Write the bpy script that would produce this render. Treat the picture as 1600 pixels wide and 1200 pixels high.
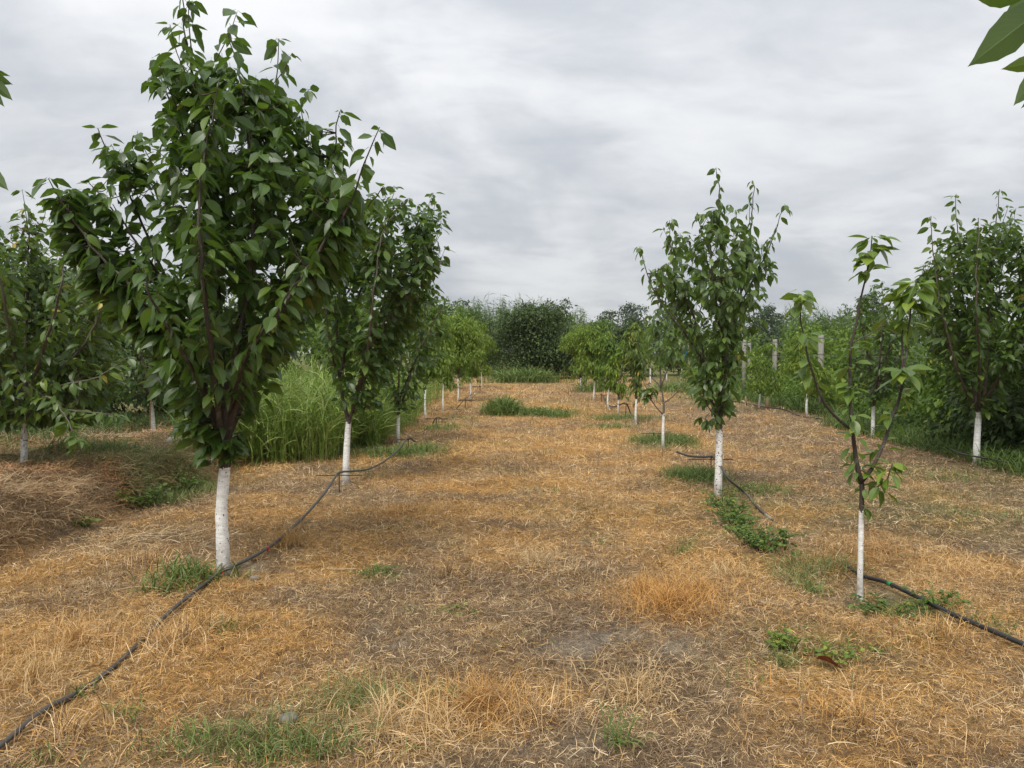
import bpy, math, random
import numpy as np
from mathutils import Vector, Matrix

scene = bpy.context.scene
for o in list(bpy.data.objects):
    bpy.data.objects.remove(o, do_unlink=True)

# ------------------------------------------------------------------ camera
FPX, CAM_H = 1180.0, 1.55
PITCH = math.atan2(50.0, FPX)
cam_d = bpy.data.cameras.new('camera')
cam_d.sensor_width = 36.0
cam_d.lens = 36.0 * FPX / 1600.0
cam_d.clip_start = 0.05
cam_d.clip_end = 3000
cam = bpy.data.objects.new('camera', cam_d)
scene.collection.objects.link(cam)
cam.location = (0, 0, CAM_H)
cam.rotation_euler = (math.pi / 2 - PITCH, 0, 0)
scene.camera = cam

# ------------------------------------------------------------------ sky and sun
SUN_EL, SUN_AZ = math.radians(56), math.radians(205)     # azimuth from +Y, clockwise: behind the camera, a little left
world = bpy.data.worlds.new('World')
scene.world = world
world.use_nodes = True
wn, wl = world.node_tree.nodes, world.node_tree.links
wn.clear()


def wnode(t, **kw):
    n = wn.new(t)
    for k, v in kw.items():
        setattr(n, k, v)
    return n


def wmath(op, a, b=None, c=None):
    n = wnode('ShaderNodeMath', operation=op)
    for i, v in enumerate((a, b, c)):
        if v is None:
            continue
        if isinstance(v, (int, float)):
            n.inputs[i].default_value = v
        else:
            wl.new(v, n.inputs[i])
    return n.outputs[0]


tc = wnode('ShaderNodeTexCoord')
sep = wnode('ShaderNodeSeparateXYZ')
wl.new(tc.outputs['Generated'], sep.inputs[0])
zc = wmath('MAXIMUM', sep.outputs[2], 0.0)
den = wmath('ADD', zc, 0.30)
cx = wmath('DIVIDE', sep.outputs[0], den)
cy = wmath('DIVIDE', sep.outputs[1], den)
cmb = wnode('ShaderNodeCombineXYZ')
wl.new(cx, cmb.inputs[0])
wl.new(cy, cmb.inputs[1])
mp1 = wnode('ShaderNodeMapping')
mp1.inputs['Rotation'].default_value = (0, 0, math.radians(32))
mp1.inputs['Scale'].default_value = (1.5, 1.9, 1)
mp1.inputs['Location'].default_value = (3.1, 1.7, 0)
wl.new(cmb.outputs[0], mp1.inputs[0])
n1 = wnode('ShaderNodeTexNoise')
n1.inputs['Scale'].default_value = 1.0
n1.inputs['Detail'].default_value = 7
n1.inputs['Roughness'].default_value = 0.52
n1.inputs['Distortion'].default_value = 0.6
wl.new(mp1.outputs[0], n1.inputs['Vector'])
mp2 = wnode('ShaderNodeMapping')
mp2.inputs['Rotation'].default_value = (0, 0, math.radians(-18))
mp2.inputs['Scale'].default_value = (5.0, 8.5, 1)
wl.new(cmb.outputs[0], mp2.inputs[0])
n2 = wnode('ShaderNodeTexNoise')
n2.inputs['Scale'].default_value = 1.0
n2.inputs['Detail'].default_value = 7
n2.inputs['Roughness'].default_value = 0.55
n2.inputs['Distortion'].default_value = 0.5
wl.new(mp2.outputs[0], n2.inputs['Vector'])
nmix = wmath('ADD', wmath('MULTIPLY', n1.outputs[0], 0.80), wmath('MULTIPLY', n2.outputs[0], 0.20))
ramp = wnode('ShaderNodeValToRGB')
ramp.color_ramp.interpolation = 'EASE'
ramp.color_ramp.elements[0].position = 0.36
ramp.color_ramp.elements[0].color = (0.300, 0.315, 0.338, 1)
ramp.color_ramp.elements[1].position = 0.64
ramp.color_ramp.elements[1].color = (0.456, 0.461, 0.468, 1)
wl.new(nmix, ramp.inputs[0])
# an overcast dome is brighter overhead than at the horizon
lift = wmath('ADD', wmath('MULTIPLY', zc, 0.86), 0.78)
cl = wnode('ShaderNodeVectorMath', operation='SCALE')
wl.new(ramp.outputs[0], cl.inputs[0])
wl.new(lift, cl.inputs[3])
sky = wnode('ShaderNodeTexSky', sky_type='NISHITA')
sky.sun_disc = False
sky.sun_elevation = SUN_EL
sky.sun_rotation = SUN_AZ
bg1 = wnode('ShaderNodeBackground')
bg1.inputs[1].default_value = 0.05
wl.new(sky.outputs[0], bg1.inputs[0])
bg2 = wnode('ShaderNodeBackground')
bg2.inputs[1].default_value = 1.0
wl.new(cl.outputs[0], bg2.inputs[0])
mixs = wnode('ShaderNodeMixShader')
mixs.inputs[0].default_value = 0.93
wl.new(bg1.outputs[0], mixs.inputs[1])
wl.new(bg2.outputs[0], mixs.inputs[2])
wout = wnode('ShaderNodeOutputWorld')
wl.new(mixs.outputs[0], wout.inputs[0])

sun_d = bpy.data.lights.new('sun', 'SUN')
sun_d.energy = 1.5
sun_d.angle = math.radians(26)
sun_d.color = (1.0, 0.95, 0.87)
sun = bpy.data.objects.new('sun', sun_d)
scene.collection.objects.link(sun)
sdir = Vector((math.sin(SUN_AZ) * math.cos(SUN_EL), math.cos(SUN_AZ) * math.cos(SUN_EL), math.sin(SUN_EL)))
sun.rotation_euler = sdir.to_track_quat('Z', 'Y').to_euler()
sun.location = sdir * 50

vs = scene.view_settings
vs.view_transform = 'Standard'
vs.look = 'None'
vs.exposure = 1.02
vs.gamma = 1.0
vs.use_curve_mapping = False
scene.cycles.use_denoising = True
scene.cycles.max_bounces = 6
scene.cycles.diffuse_bounces = 3
scene.cycles.transmission_bounces = 4
scene.cycles.transparent_max_bounces = 4

# ------------------------------------------------------------------ helpers
RNG = np.random.default_rng(7)


def _hash(ix, iy, seed):
    h = (ix.astype(np.int64) * 374761393 + iy.astype(np.int64) * 668265263 + seed * 974634557) & 0xffffffff
    h = ((h ^ (h >> 13)) * 1274126177) & 0xffffffff
    h = h ^ (h >> 16)
    return (h & 0xffffff) / float(0xffffff)


def vnoise(x, y, seed=0):
    x = np.asarray(x, float); y = np.asarray(y, float)
    ix, iy = np.floor(x), np.floor(y)
    fx, fy = x - ix, y - iy
    ux, uy = fx * fx * (3 - 2 * fx), fy * fy * (3 - 2 * fy)
    a = _hash(ix, iy, seed); b = _hash(ix + 1, iy, seed)
    c = _hash(ix, iy + 1, seed); d = _hash(ix + 1, iy + 1, seed)
    return (a * (1 - ux) + b * ux) * (1 - uy) + (c * (1 - ux) + d * ux) * uy


def fbm(x, y, seed=0, octs=4):
    s, amp, tot = 0.0, 1.0, 0.0
    for o in range(octs):
        s = s + amp * vnoise(np.asarray(x) * 2 ** o + 17.3 * o, np.asarray(y) * 2 ** o - 9.1 * o, seed + o)
        tot += amp
        amp *= 0.5
    return s / tot


def sstep(a, b, x):
    t = np.clip((np.asarray(x, float) - a) / (b - a), 0, 1)
    return t * t * (3 - 2 * t)


def ditch_x(y):
    return -3.82 + 0.035 * (np.asarray(y, float) - 6) + 0.16 * (vnoise(np.asarray(y) * 0.9, 0 * np.asarray(y), 5) - 0.5)


def gz(x, y):
    """height of the ground: a level orchard floor, a shallow ditch on the left with a raised bank beyond it"""
    x = np.asarray(x, float); y = np.asarray(y, float)
    near = 1.0 / (1.0 + (np.abs(y) / 40.0) ** 2)
    z = (fbm(x * 0.9, y * 0.9, 1, 3) - 0.5) * 0.07 * near + (fbm(x * 5, y * 5, 2, 2) - 0.5) * 0.035 * near
    s = x - ditch_x(y)
    fade = 1 - sstep(9.5, 12.5, y)
    z = z - 0.07 * np.exp(-(s / 0.42) ** 2) * fade
    lump = 0.45 + 1.15 * fbm(x * 1.9, y * 1.9, 9, 4)
    rise = sstep(0.02, 0.42, -s) * 0.30 * lump * (0.55 + 0.45 * fade) + sstep(0.4, 1.3, -s) * 0.05
    z = z + rise * (1 - sstep(14, 22, y) * 0.7)
    z = z + (fbm(x * 3.4, y * 3.4, 15, 2) - .5) * .17 * sstep(.05, .5, -s) * (1 - sstep(10, 14, y))
    return z


def ray(px, py):
    dx, dy = (px - 800.0) / FPX, (600.0 - py) / FPX
    c, s = math.cos(PITCH), math.sin(PITCH)
    return Vector((dx, c + dy * s, -s + dy * c))


def P(px, py, Y):
    """the point of the place seen at this pixel when it stands Y metres ahead"""
    d = ray(px, py)
    t = Y / d.y
    return Vector((d.x * t, Y, CAM_H + d.z * t))


def G(px, py):
    """the ground point seen at this pixel"""
    d = ray(px, py)
    z = 0.0
    for _ in range(12):
        t = (z - CAM_H) / d.z
        x, y = d.x * t, d.y * t
        z = 0.5 * z + 0.5 * float(gz(x, y))
    return Vector((x, y, float(gz(x, y))))


col = scene.collection


def mesh_np(name, V, quads=None, tris=None, mat=None, attrs=None, uv=None, smooth=True):
    me = bpy.data.meshes.new(name)
    V = np.asarray(V, np.float32)
    me.vertices.add(len(V))
    me.vertices.foreach_set('co', V.ravel())
    loops, starts, tot = [], [], 0
    n = 0
    for F, k in ((quads, 4), (tris, 3)):
        if F is not None and len(F):
            F = np.asarray(F, np.int32)
            loops.append(F.ravel())
            starts.append(tot + np.arange(len(F)) * k)
            tot += F.size
            n += len(F)
    loops = np.concatenate(loops).astype(np.int32)
    starts = np.concatenate(starts).astype(np.int32)
    me.loops.add(len(loops))
    me.loops.foreach_set('vertex_index', loops)
    me.polygons.add(n)
    me.polygons.foreach_set('loop_start', starts)
    if smooth:
        me.polygons.foreach_set('use_smooth', np.ones(n, bool))
    if attrs:
        for k, a in attrs.items():
            a = np.asarray(a, np.float32)
            if a.ndim == 1:
                at = me.attributes.new(k, 'FLOAT', 'POINT')
                at.data.foreach_set('value', a)
            else:
                if a.shape[1] == 3:
                    a = np.concatenate([a, np.ones((len(a), 1), np.float32)], 1)
                at = me.attributes.new(k, 'FLOAT_COLOR', 'POINT')
                at.data.foreach_set('color', a.astype(np.float32).ravel())
    if uv is not None:
        ul = me.uv_layers.new(name='UVMap')
        ul.data.foreach_set('uv', np.asarray(uv, np.float32)[loops].ravel())
    me.update(calc_edges=True)
    if mat is not None:
        me.materials.append(mat)
    return me


def link(name, me, parent=None, loc=None):
    o = bpy.data.objects.new(name, me)
    col.objects.link(o)
    if parent is not None:
        o.parent = parent
        o.matrix_parent_inverse = Matrix.Translation(-Vector(parent.location))
    if loc is not None:
        o.location = loc
    return o


def tag(o, label=None, cat=None, group=None, kind=None):
    if label: o['label'] = label
    if cat: o['category'] = cat
    if group: o['group'] = group
    if kind: o['kind'] = kind
    return o


def thing(name, label, cat, loc, group=None):
    o = bpy.data.objects.new(name, None)
    o.empty_display_size = 0.1
    col.objects.link(o)
    o.location = loc
    tag(o, label, cat, group)
    return o


def catmull(pts, n):
    pts = [np.asarray(p, float) for p in pts]
    if len(pts) == 2:
        return np.array([pts[0] + (pts[1] - pts[0]) * t for t in np.linspace(0, 1, n)])
    q = [2 * pts[0] - pts[1]] + pts + [2 * pts[-1] - pts[-2]]
    m = len(pts) - 1
    out = []
    for u in np.linspace(0, m - 1e-6, n):
        i = int(u); t = u - i
        p0, p1, p2, p3 = q[i], q[i + 1], q[i + 2], q[i + 3]
        out.append(0.5 * ((2 * p1) + (-p0 + p2) * t + (2 * p0 - 5 * p1 + 4 * p2 - p3) * t * t + (-p0 + 3 * p1 - 3 * p2 + p3) * t ** 3))
    return np.array(out)


def tube(pts, radii, seg=7, wob=0.0, rng=None):
    """verts and quads of a tapering tube along the points, ends closed"""
    pts = np.asarray(pts, float)
    n = len(pts)
    T = np.gradient(pts, axis=0)
    T /= np.linalg.norm(T, axis=1)[:, None] + 1e-9
    ref = np.array([0.31, 0.95, 0.07]) if abs(T[0][2]) > 0.5 else np.array([0, 0, 1.0])
    V = []
    for i in range(n):
        a = np.cross(T[i], ref); a /= np.linalg.norm(a) + 1e-9
        b = np.cross(T[i], a)
        for k in range(seg):
            an = 2 * math.pi * k / seg
            r = radii[i] * (1 + (wob * (rng.random() - 0.5) if rng is not None else 0))
            V.append(pts[i] + (a * math.cos(an) + b * math.sin(an)) * r)
    Q = []
    for i in range(n - 1):
        for k in range(seg):
            k2 = (k + 1) % seg
            Q.append((i * seg + k, i * seg + k2, (i + 1) * seg + k2, (i + 1) * seg + k))
    Tn = []
    V.append(pts[0]); V.append(pts[-1] + T[-1] * radii[-1] * 0.6)
    c0, c1 = len(V) - 2, len(V) - 1
    for k in range(seg):
        k2 = (k + 1) % seg
        Tn.append((c0, k2, k))
        Tn.append((c1, (n - 1) * seg + k, (n - 1) * seg + k2))
    return np.array(V), np.array(Q), np.array(Tn)


class MB:
    """collects shapes that are one part"""
    def __init__(s):
        s.V, s.Q, s.T, s.n = [], [], [], 0

    def add(s, V, Q=None, T=None):
        if Q is not None and len(Q): s.Q.append(np.asarray(Q) + s.n)
        if T is not None and len(T): s.T.append(np.asarray(T) + s.n)
        s.V.append(np.asarray(V)); s.n += len(V)
        return s

    def box(s, c, d, rot=0.0, top=1.0):
        x, y, z = [v / 2 for v in d]
        co = np.array([(-x, -y, -z), (x, -y, -z), (x, y, -z), (-x, y, -z), (-x * top, -y * top, z), (x * top, -y * top, z), (x * top, y * top, z), (-x * top, y * top, z)])
        R = np.array([[math.cos(rot), -math.sin(rot), 0], [math.sin(rot), math.cos(rot), 0], [0, 0, 1]])
        return s.add(co @ R.T + np.array(c), [(3, 2, 1, 0), (4, 5, 6, 7), (0, 1, 5, 4), (1, 2, 6, 5), (2, 3, 7, 6), (3, 0, 4, 7)])

    def tube(s, pts, radii, seg=7, wob=0.0, rng=None):
        return s.add(*tube(pts, radii, seg, wob, rng))

    def mesh(s, name, mat, smooth=True):
        return mesh_np(name, np.concatenate(s.V), np.concatenate(s.Q) if s.Q else None, np.concatenate(s.T) if s.T else None, mat, smooth=smooth)


# ------------------------------------------------------------------ materials
def new_mat(name):
    m = bpy.data.materials.new(name)
    m.use_nodes = True
    m.node_tree.nodes.clear()
    return m


class NT:
    def __init__(s, m):
        s.t = m.node_tree; s.n = s.t.nodes; s.l = s.t.links

    def node(s, t, **kw):
        n = s.n.new(t)
        for k, v in kw.items(): setattr(n, k, v)
        return n

    def put(s, sock, v):
        if v is None: return
        if isinstance(v, bpy.types.NodeSocket): s.l.new(v, sock)
        elif isinstance(v, (tuple, list)) and len(v) == 3 and sock.type == 'RGBA': sock.default_value = (*v, 1)
        else: sock.default_value = v

    def math(s, op, a, b=None, c=None, clamp=False):
        n = s.node('ShaderNodeMath', operation=op, use_clamp=clamp)
        for i, v in enumerate((a, b, c)): s.put(n.inputs[i], v)
        return n.outputs[0]

    def mix(s, f, a, b, blend='MIX'):
        n = s.node('ShaderNodeMix', data_type='RGBA', blend_type=blend)
        s.put(n.inputs[0], f); s.put(n.inputs[6], a); s.put(n.inputs[7], b)
        return n.outputs[2]

    def noise(s, vec, scale, detail=4, rough=0.55, dist=0.0):
        n = s.node('ShaderNodeTexNoise')
        if vec is not None: s.l.new(vec, n.inputs['Vector'])
        n.inputs['Scale'].default_value = scale
        n.inputs['Detail'].default_value = detail
        n.inputs['Roughness'].default_value = rough
        n.inputs['Distortion'].default_value = dist
        return n.outputs[0]

    def ramp(s, f, stops):
        n = s.node('ShaderNodeValToRGB')
        el = n.color_ramp.elements
        while len(el) < len(stops): el.new(0.5)
        for e, (p, c) in zip(el, stops):
            e.position = p
            e.color = (*c, 1) if isinstance(c, (tuple, list)) else (c, c, c, 1)
        s.l.new(f, n.inputs[0])
        return n.outputs[0]

    def principled(s, color, rough=0.8, spec=0.3, bump=None, bstr=0.3, bdist=0.01, metal=0.0):
        p = s.node('ShaderNodeBsdfPrincipled')
        s.put(p.inputs['Base Color'], color)
        s.put(p.inputs['Roughness'], rough)
        p.inputs['Specular IOR Level'].default_value = spec
        p.inputs['Metallic'].default_value = metal
        if bump is not None:
            b = s.node('ShaderNodeBump')
            b.inputs['Strength'].default_value = bstr
            b.inputs['Distance'].default_value = bdist
            s.l.new(bump, b.inputs['Height'])
            s.l.new(b.outputs[0], p.inputs['Normal'])
        return p.outputs[0]

    def out(s, sh):
        o = s.node('ShaderNodeOutputMaterial')
        s.l.new(sh, o.inputs[0])

    def pos(s):
        return s.node('ShaderNodeNewGeometry').outputs['Position']


def leaf_mat(name, dark, light, back, yellow=0.0, trans=0.22, rough=0.38, spec=0.5, rib=True):
    m = new_mat(name); t = NT(m)
    at = t.node('ShaderNodeAttribute', attribute_name='rnd').outputs['Fac']
    ob = t.node('ShaderNodeObjectInfo').outputs['Random']
    r = t.math('FRACT', t.math('ADD', at, ob))
    c = t.mix(r, dark, light)
    nz = t.noise(t.pos(), 9.0, 2)
    c = t.mix(t.math('MULTIPLY', nz, 0.45), c, tuple(v * 0.6 for v in dark))
    r3 = t.math('FRACT', t.math('MULTIPLY', r, 13.3))
    c = t.mix(t.math('MULTIPLY', t.math('GREATER_THAN', r3, .9), .6), c, (light[0] * 1.7, light[1] * 1.45, light[2] * 1.1))
    if yellow > 0:
        r2 = t.math('FRACT', t.math('MULTIPLY', r, 37.7))
        c = t.mix(t.math('GREATER_THAN', r2, 1 - yellow), c, (0.44, 0.33, 0.045))
    if rib:
        uv = t.node('ShaderNodeUVMap').outputs[0]
        sp = t.node('ShaderNodeSeparateXYZ'); t.l.new(uv, sp.inputs[0])
        d = t.math('ABSOLUTE', t.math('SUBTRACT', sp.outputs[0], 0.5))
        mid = t.math('SUBTRACT', 1.0, t.math('MULTIPLY', d, 26.0), clamp=True)
        vein = t.math('SINE', t.math('MULTIPLY', t.math('SUBTRACT', sp.outputs[1], t.math('MULTIPLY', d, 0.7)), 62.0))
        vein = t.math('MULTIPLY', t.math('MAXIMUM', t.math('SUBTRACT', vein, 0.6), 0.0), 0.35)
        f = t.math('MAXIMUM', t.math('MULTIPLY', mid, 0.55), vein)
        c = t.mix(f, c, tuple(min(1, v * 1.7 + 0.02) for v in light))
    bf = t.node('ShaderNodeNewGeometry').outputs['Backfacing']
    c2 = t.mix(t.math('MULTIPLY', bf, 0.6), c, back)
    p = t.principled(c2, rough, spec)
    tr = t.node('ShaderNodeBsdfTranslucent')
    t.put(tr.inputs[0], t.mix(0.55, c, tuple(v * k for v, k in zip(light, (1.9, 2.0, 0.6)))))
    mx = t.node('ShaderNodeMixShader'); mx.inputs[0].default_value = trans
    t.l.new(p, mx.inputs[1]); t.l.new(tr.outputs[0], mx.inputs[2])
    t.out(mx.outputs[0])
    return m


def bark_mat(name, zwhite, bark=(0.085, 0.066, 0.052), cover=0.80, seed=0.0):
    """grey brown bark; below zwhite metres it carries flaking whitewash"""
    m = new_mat(name); t = NT(m)
    pos = t.pos()
    mp = t.node('ShaderNodeMapping'); mp.inputs['Scale'].default_value = (1, 1, 3.2); mp.inputs['Location'].default_value = (seed, 0, 0)
    t.l.new(pos, mp.inputs[0])
    nb = t.noise(mp.outputs[0], 34, 5, 0.65)
    b = t.mix(nb, tuple(v * 0.5 for v in bark), tuple(v * 1.75 for v in bark))
    nl = t.noise(pos, 12, 3)
    b = t.mix(t.math('MULTIPLY', t.math('GREATER_THAN', nl, 0.6), 0.4), b, (0.17, 0.17, 0.14))
    shade = None
    if zwhite > 0:
        sp = t.node('ShaderNodeSeparateXYZ'); t.l.new(pos, sp.inputs[0])
        edge = t.math('ADD', sp.outputs[2], t.math('MULTIPLY', t.math('SUBTRACT', t.noise(pos, 26, 4, .7), 0.5), 0.22))
        below = t.math('LESS_THAN', edge, zwhite)
        fl = t.noise(pos, 55, 3, 0.55)
        on = t.math('LESS_THAN', fl, cover)
        w = t.mix(t.ramp(t.noise(mp.outputs[0], 15, 5, .7), [(.35, 0.0), (.6, 1.0)]), (0.62, 0.61, 0.57), (0.88, 0.88, 0.865))
        ms = t.node('ShaderNodeMapping'); ms.inputs['Scale'].default_value = (1, 1, .12); t.l.new(pos, ms.inputs[0])
        w = t.mix(t.math('MULTIPLY', t.math('GREATER_THAN', t.noise(ms.outputs[0], 70, 3), .60), .22), w, (0.42, 0.39, 0.34))
        dirt = t.math('SUBTRACT', 1.0, t.math('MULTIPLY', sp.outputs[2], 4.0), clamp=True)
        w = t.mix(t.math('MULTIPLY', dirt, t.ramp(t.noise(pos, 18, 4, .7), [(.35, .35), (.6, 1.0)])), w, (0.20, 0.155, 0.11))
        b = t.mix(t.math('MULTIPLY', below, on), b, w)
    t.out(t.principled(b, 0.85, 0.2, nb, 0.6, 0.006))
    return m


def plain_mat(name, c1, c2, scale=20, rough=0.7, spec=0.3, bstr=0.3, metal=0.0, stretch=(1, 1, 1)):
    m = new_mat(name); t = NT(m)
    mp = t.node('ShaderNodeMapping'); mp.inputs['Scale'].default_value = stretch
    t.l.new(t.pos(), mp.inputs[0])
    n = t.noise(mp.outputs[0], scale, 5, 0.6)
    t.out(t.principled(t.mix(n, c1, c2), rough, spec, n, bstr, 0.004, metal))
    return m


def blade_mat(name, trans=0.25, rough=0.55, spec=0.25):
    """grass whose own colour sits in the 'col' attribute"""
    m = new_mat(name); t = NT(m)
    c = t.node('ShaderNodeAttribute', attribute_name='col').outputs['Color']
    p = t.principled(c, rough, spec)
    tr = t.node('ShaderNodeBsdfTranslucent'); t.l.new(c, tr.inputs[0])
    mx = t.node('ShaderNodeMixShader'); mx.inputs[0].default_value = trans
    t.l.new(p, mx.inputs[1]); t.l.new(tr.outputs[0], mx.inputs[2])
    t.out(mx.outputs[0])
    return m


M_CHERRY = leaf_mat('cherry_leaf', (0.034, 0.074, 0.013), (0.096, 0.168, 0.032), (0.10, 0.15, 0.065), 0.002, 0.33)
M_CHERRY_E = leaf_mat('cherry_leaf_dull', (0.044, 0.086, 0.016), (0.110, 0.180, 0.038), (0.085, 0.140, 0.045), 0.001, 0.33)
M_CHERRY_D = leaf_mat('cherry_leaf_young', (0.070, 0.135, 0.020), (0.155, 0.235, 0.040), (0.14, 0.20, 0.08), 0.006, 0.30)
M_CHERRY_H = leaf_mat('cherry_leaf_mottled', (0.040, 0.084, 0.012), (0.120, 0.190, 0.034), (0.12, 0.16, 0.08), 0.02, 0.30)
M_PEACH = leaf_mat('peach_leaf', (0.085, 0.150, 0.020), (0.200, 0.280, 0.045), (0.13, 0.19, 0.07), 0.004, 0.28, 0.5, 0.25, False)
M_PEACH_Y = leaf_mat('peach_leaf_yellowing', (0.070, 0.13, 0.03), (0.15, 0.21, 0.05), (0.14, 0.19, 0.07), 0.08, 0.28, 0.5, 0.25, False)
M_DARK = leaf_mat('dark_thicket_leaf', (0.026, 0.050, 0.012), (0.078, 0.120, 0.030), (0.06, 0.09, 0.045), 0.0, 0.15, 0.5, 0.25, False)
M_MID = leaf_mat('thicket_leaf', (0.048, 0.100, 0.014), (0.150, 0.230, 0.038), (0.09, 0.14, 0.06), 0.002, 0.22, 0.5, 0.25, False)
M_VINE = leaf_mat('vine_leaf', (0.058, 0.120, 0.015), (0.165, 0.250, 0.040), (0.12, 0.18, 0.07), 0.004, 0.28, 0.5, 0.25, False)
M_FAR = leaf_mat('far_leaf', (0.035, 0.062, 0.026), (0.080, 0.120, 0.052), (0.09, 0.12, 0.08), 0.0, 0.18, 0.6, 0.2, False)
M_REED = leaf_mat('reed_leaf', (0.055, 0.100, 0.028), (0.13, 0.195, 0.06), (0.12, 0.16, 0.08), 0.0, 0.22, 0.55, 0.25, False)
M_WEED = leaf_mat('weed_leaf', (0.055, 0.105, 0.020), (0.150, 0.220, 0.048), (0.10, 0.16, 0.08), 0.0, 0.22, 0.55, 0.25, False)
M_WEED_Y = leaf_mat('weed_leaf_pale', (0.10, 0.17, 0.03), (0.22, 0.29, 0.06), (0.18, 0.22, 0.09), 0.02, 0.28, 0.55, 0.25, False)
M_TWIG = plain_mat('twig_bark', (0.045, 0.030, 0.024), (0.11, 0.08, 0.062), 60, 0.8)
M_BARKFAR = plain_mat('old_bark', (0.05, 0.042, 0.035), (0.12, 0.10, 0.085), 25, 0.9)
M_STRAW = blade_mat('straw', 0.22, 0.6, 0.2)
M_GRASS = blade_mat('green_blade', 0.3, 0.5, 0.3)
M_HOSE = plain_mat('black_polythene', (0.012, 0.012, 0.013), (0.032, 0.031, 0.030), 14, 0.42, 0.4, 0.15)
M_HOSE_DUSTY = plain_mat('dusty_polythene', (0.05, 0.046, 0.042), (0.10, 0.092, 0.082), 14, 0.6, 0.3, 0.2)
M_RED = plain_mat('red_plastic', (0.30, 0.012, 0.014), (0.42, 0.025, 0.025), 30, 0.4, 0.4)
M_GREENP = plain_mat('green_plastic', (0.012, 0.16, 0.05), (0.02, 0.25, 0.08), 30, 0.4, 0.4)
M_RUST = plain_mat('rusty_rod', (0.035, 0.022, 0.016), (0.13, 0.062, 0.035), 55, 0.85, 0.2)
M_CONC = plain_mat('concrete', (0.17, 0.16, 0.14), (0.33, 0.31, 0.275), 22, 0.9, 0.2, 0.5)
M_WOOD = plain_mat('weathered_wood', (0.18, 0.12, 0.07), (0.38, 0.28, 0.17), 24, 0.85, 0.2, 0.5, 0.0, (4, 4, 0.6))
M_WIRE = plain_mat('wire', (0.12, 0.12, 0.12), (0.25, 0.24, 0.23), 30, 0.5, 0.5)
M_PIPE = plain_mat('pale_pipe', (0.5, 0.5, 0.5), (0.7, 0.7, 0.7), 10, 0.4, 0.4)
M_STONE = plain_mat('clod', (0.13, 0.115, 0.10), (0.33, 0.31, 0.28), 30, 0.95, 0.15, 0.8)
M_BLUE = plain_mat('blue_plastic', (0.015, 0.10, 0.17), (0.03, 0.17, 0.26), 6, 0.5, 0.3)
M_DEADLEAF = plain_mat('dead_leaf', (0.10, 0.028, 0.012), (0.24, 0.08, 0.035), 40, 0.7, 0.2)

# ------------------------------------------------------------------ the ground
# what lies where: (pixel, radius in metres, strength)
BARE = [(820, 1010, .45, .9), (1000, 1010, .4, .8), (1130, 930, .3, .9), (905, 840, .28, .9), (395, 893, .35, 1.2), (1330, 935, .38, 1.3),
        (860, 1165, .25, .9), (1060, 1003, .2, .8), (580, 1010, .25, .6), (1460, 1085, .3, .3), (700, 1180, .25, .3), (1285, 1165, .2, .8), (590, 775, .4, .7), (460, 735, .5, .5), (545, 765, .22, 1.0), (1125, 782, .2, .8), (1036, 700, .25, .8), (622, 694, .25, .8), (352, 903, .16, 1.0), (1345, 941, .2, 1.0), (1526, 730, .25, .8)]
ORANGE = [(1050, 935, .55, 1.0), (280, 1000, .8, .8), (750, 1110, .5, .9), (1000, 800, .9, .8), (900, 700, 1.8, .8), (170, 960, .8, .6),
          (700, 800, 1.2, .7), (1500, 890, .8, .7), (620, 850, .8, .5), (1180, 830, .6, .7), (860, 640, 2.5, .8), (1250, 1090, .5, .4)]
GREY = [(760, 1050, .6, .9), (1100, 1110, .8, .8), (330, 1120, .5, .7), (1480, 790, 2.0, .9), (1330, 720, 2.5, .8), (1400, 1040, .8, .6), (520, 960, .5, .5),
        (880, 960, .5, .7), (1120, 640, 2.5, .6), (620, 990, .6, .6), (920, 1090, .6, .7), (1560, 1150, .5, .4)]
GREENB = [(390, 1170, .4, .5), (300, 905, .25, .6), (590, 900, .22, .5), (1095, 755, .45, 1.0), (1270, 900, .3, .6), (1390, 950, .22, .8), (1465, 945, .25, .6), (1290, 1015, .35, .6),
          (820, 640, .9, 1.2), (1040, 695, .55, .8), (965, 655, .8, .7), (680, 690, .6, .6), (650, 705, .6, .7), (1480, 810, 1.0, .5), (1510, 740, 1.2, .9),
          (210, 720, .6, .25), (260, 750, .4, .2), (150, 705, .7, .4), (560, 1100, .3, .4), (1185, 765, .4, .6), (60, 710, 1.0, 1.2), (820, 597, 2.5, 1.2), (1150, 630, 2.0, .5)]


def blobs(lst):
    out = []
    for px, py, r, s in lst:
        g = G(px, py)
        out.append((g.x, g.y, r, s))
    return out


B_BARE, B_OR, B_GR, B_GN = blobs(BARE), blobs(ORANGE), blobs(GREY), blobs(GREENB)


def field(bl, x, y):
    v = np.zeros_like(np.asarray(x, float))
    for bx, by, r, s in bl:
        v = v + s * np.exp(-(((x - bx) ** 2 + ((y - by)) ** 2) / (r * r)))
    return v


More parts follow.
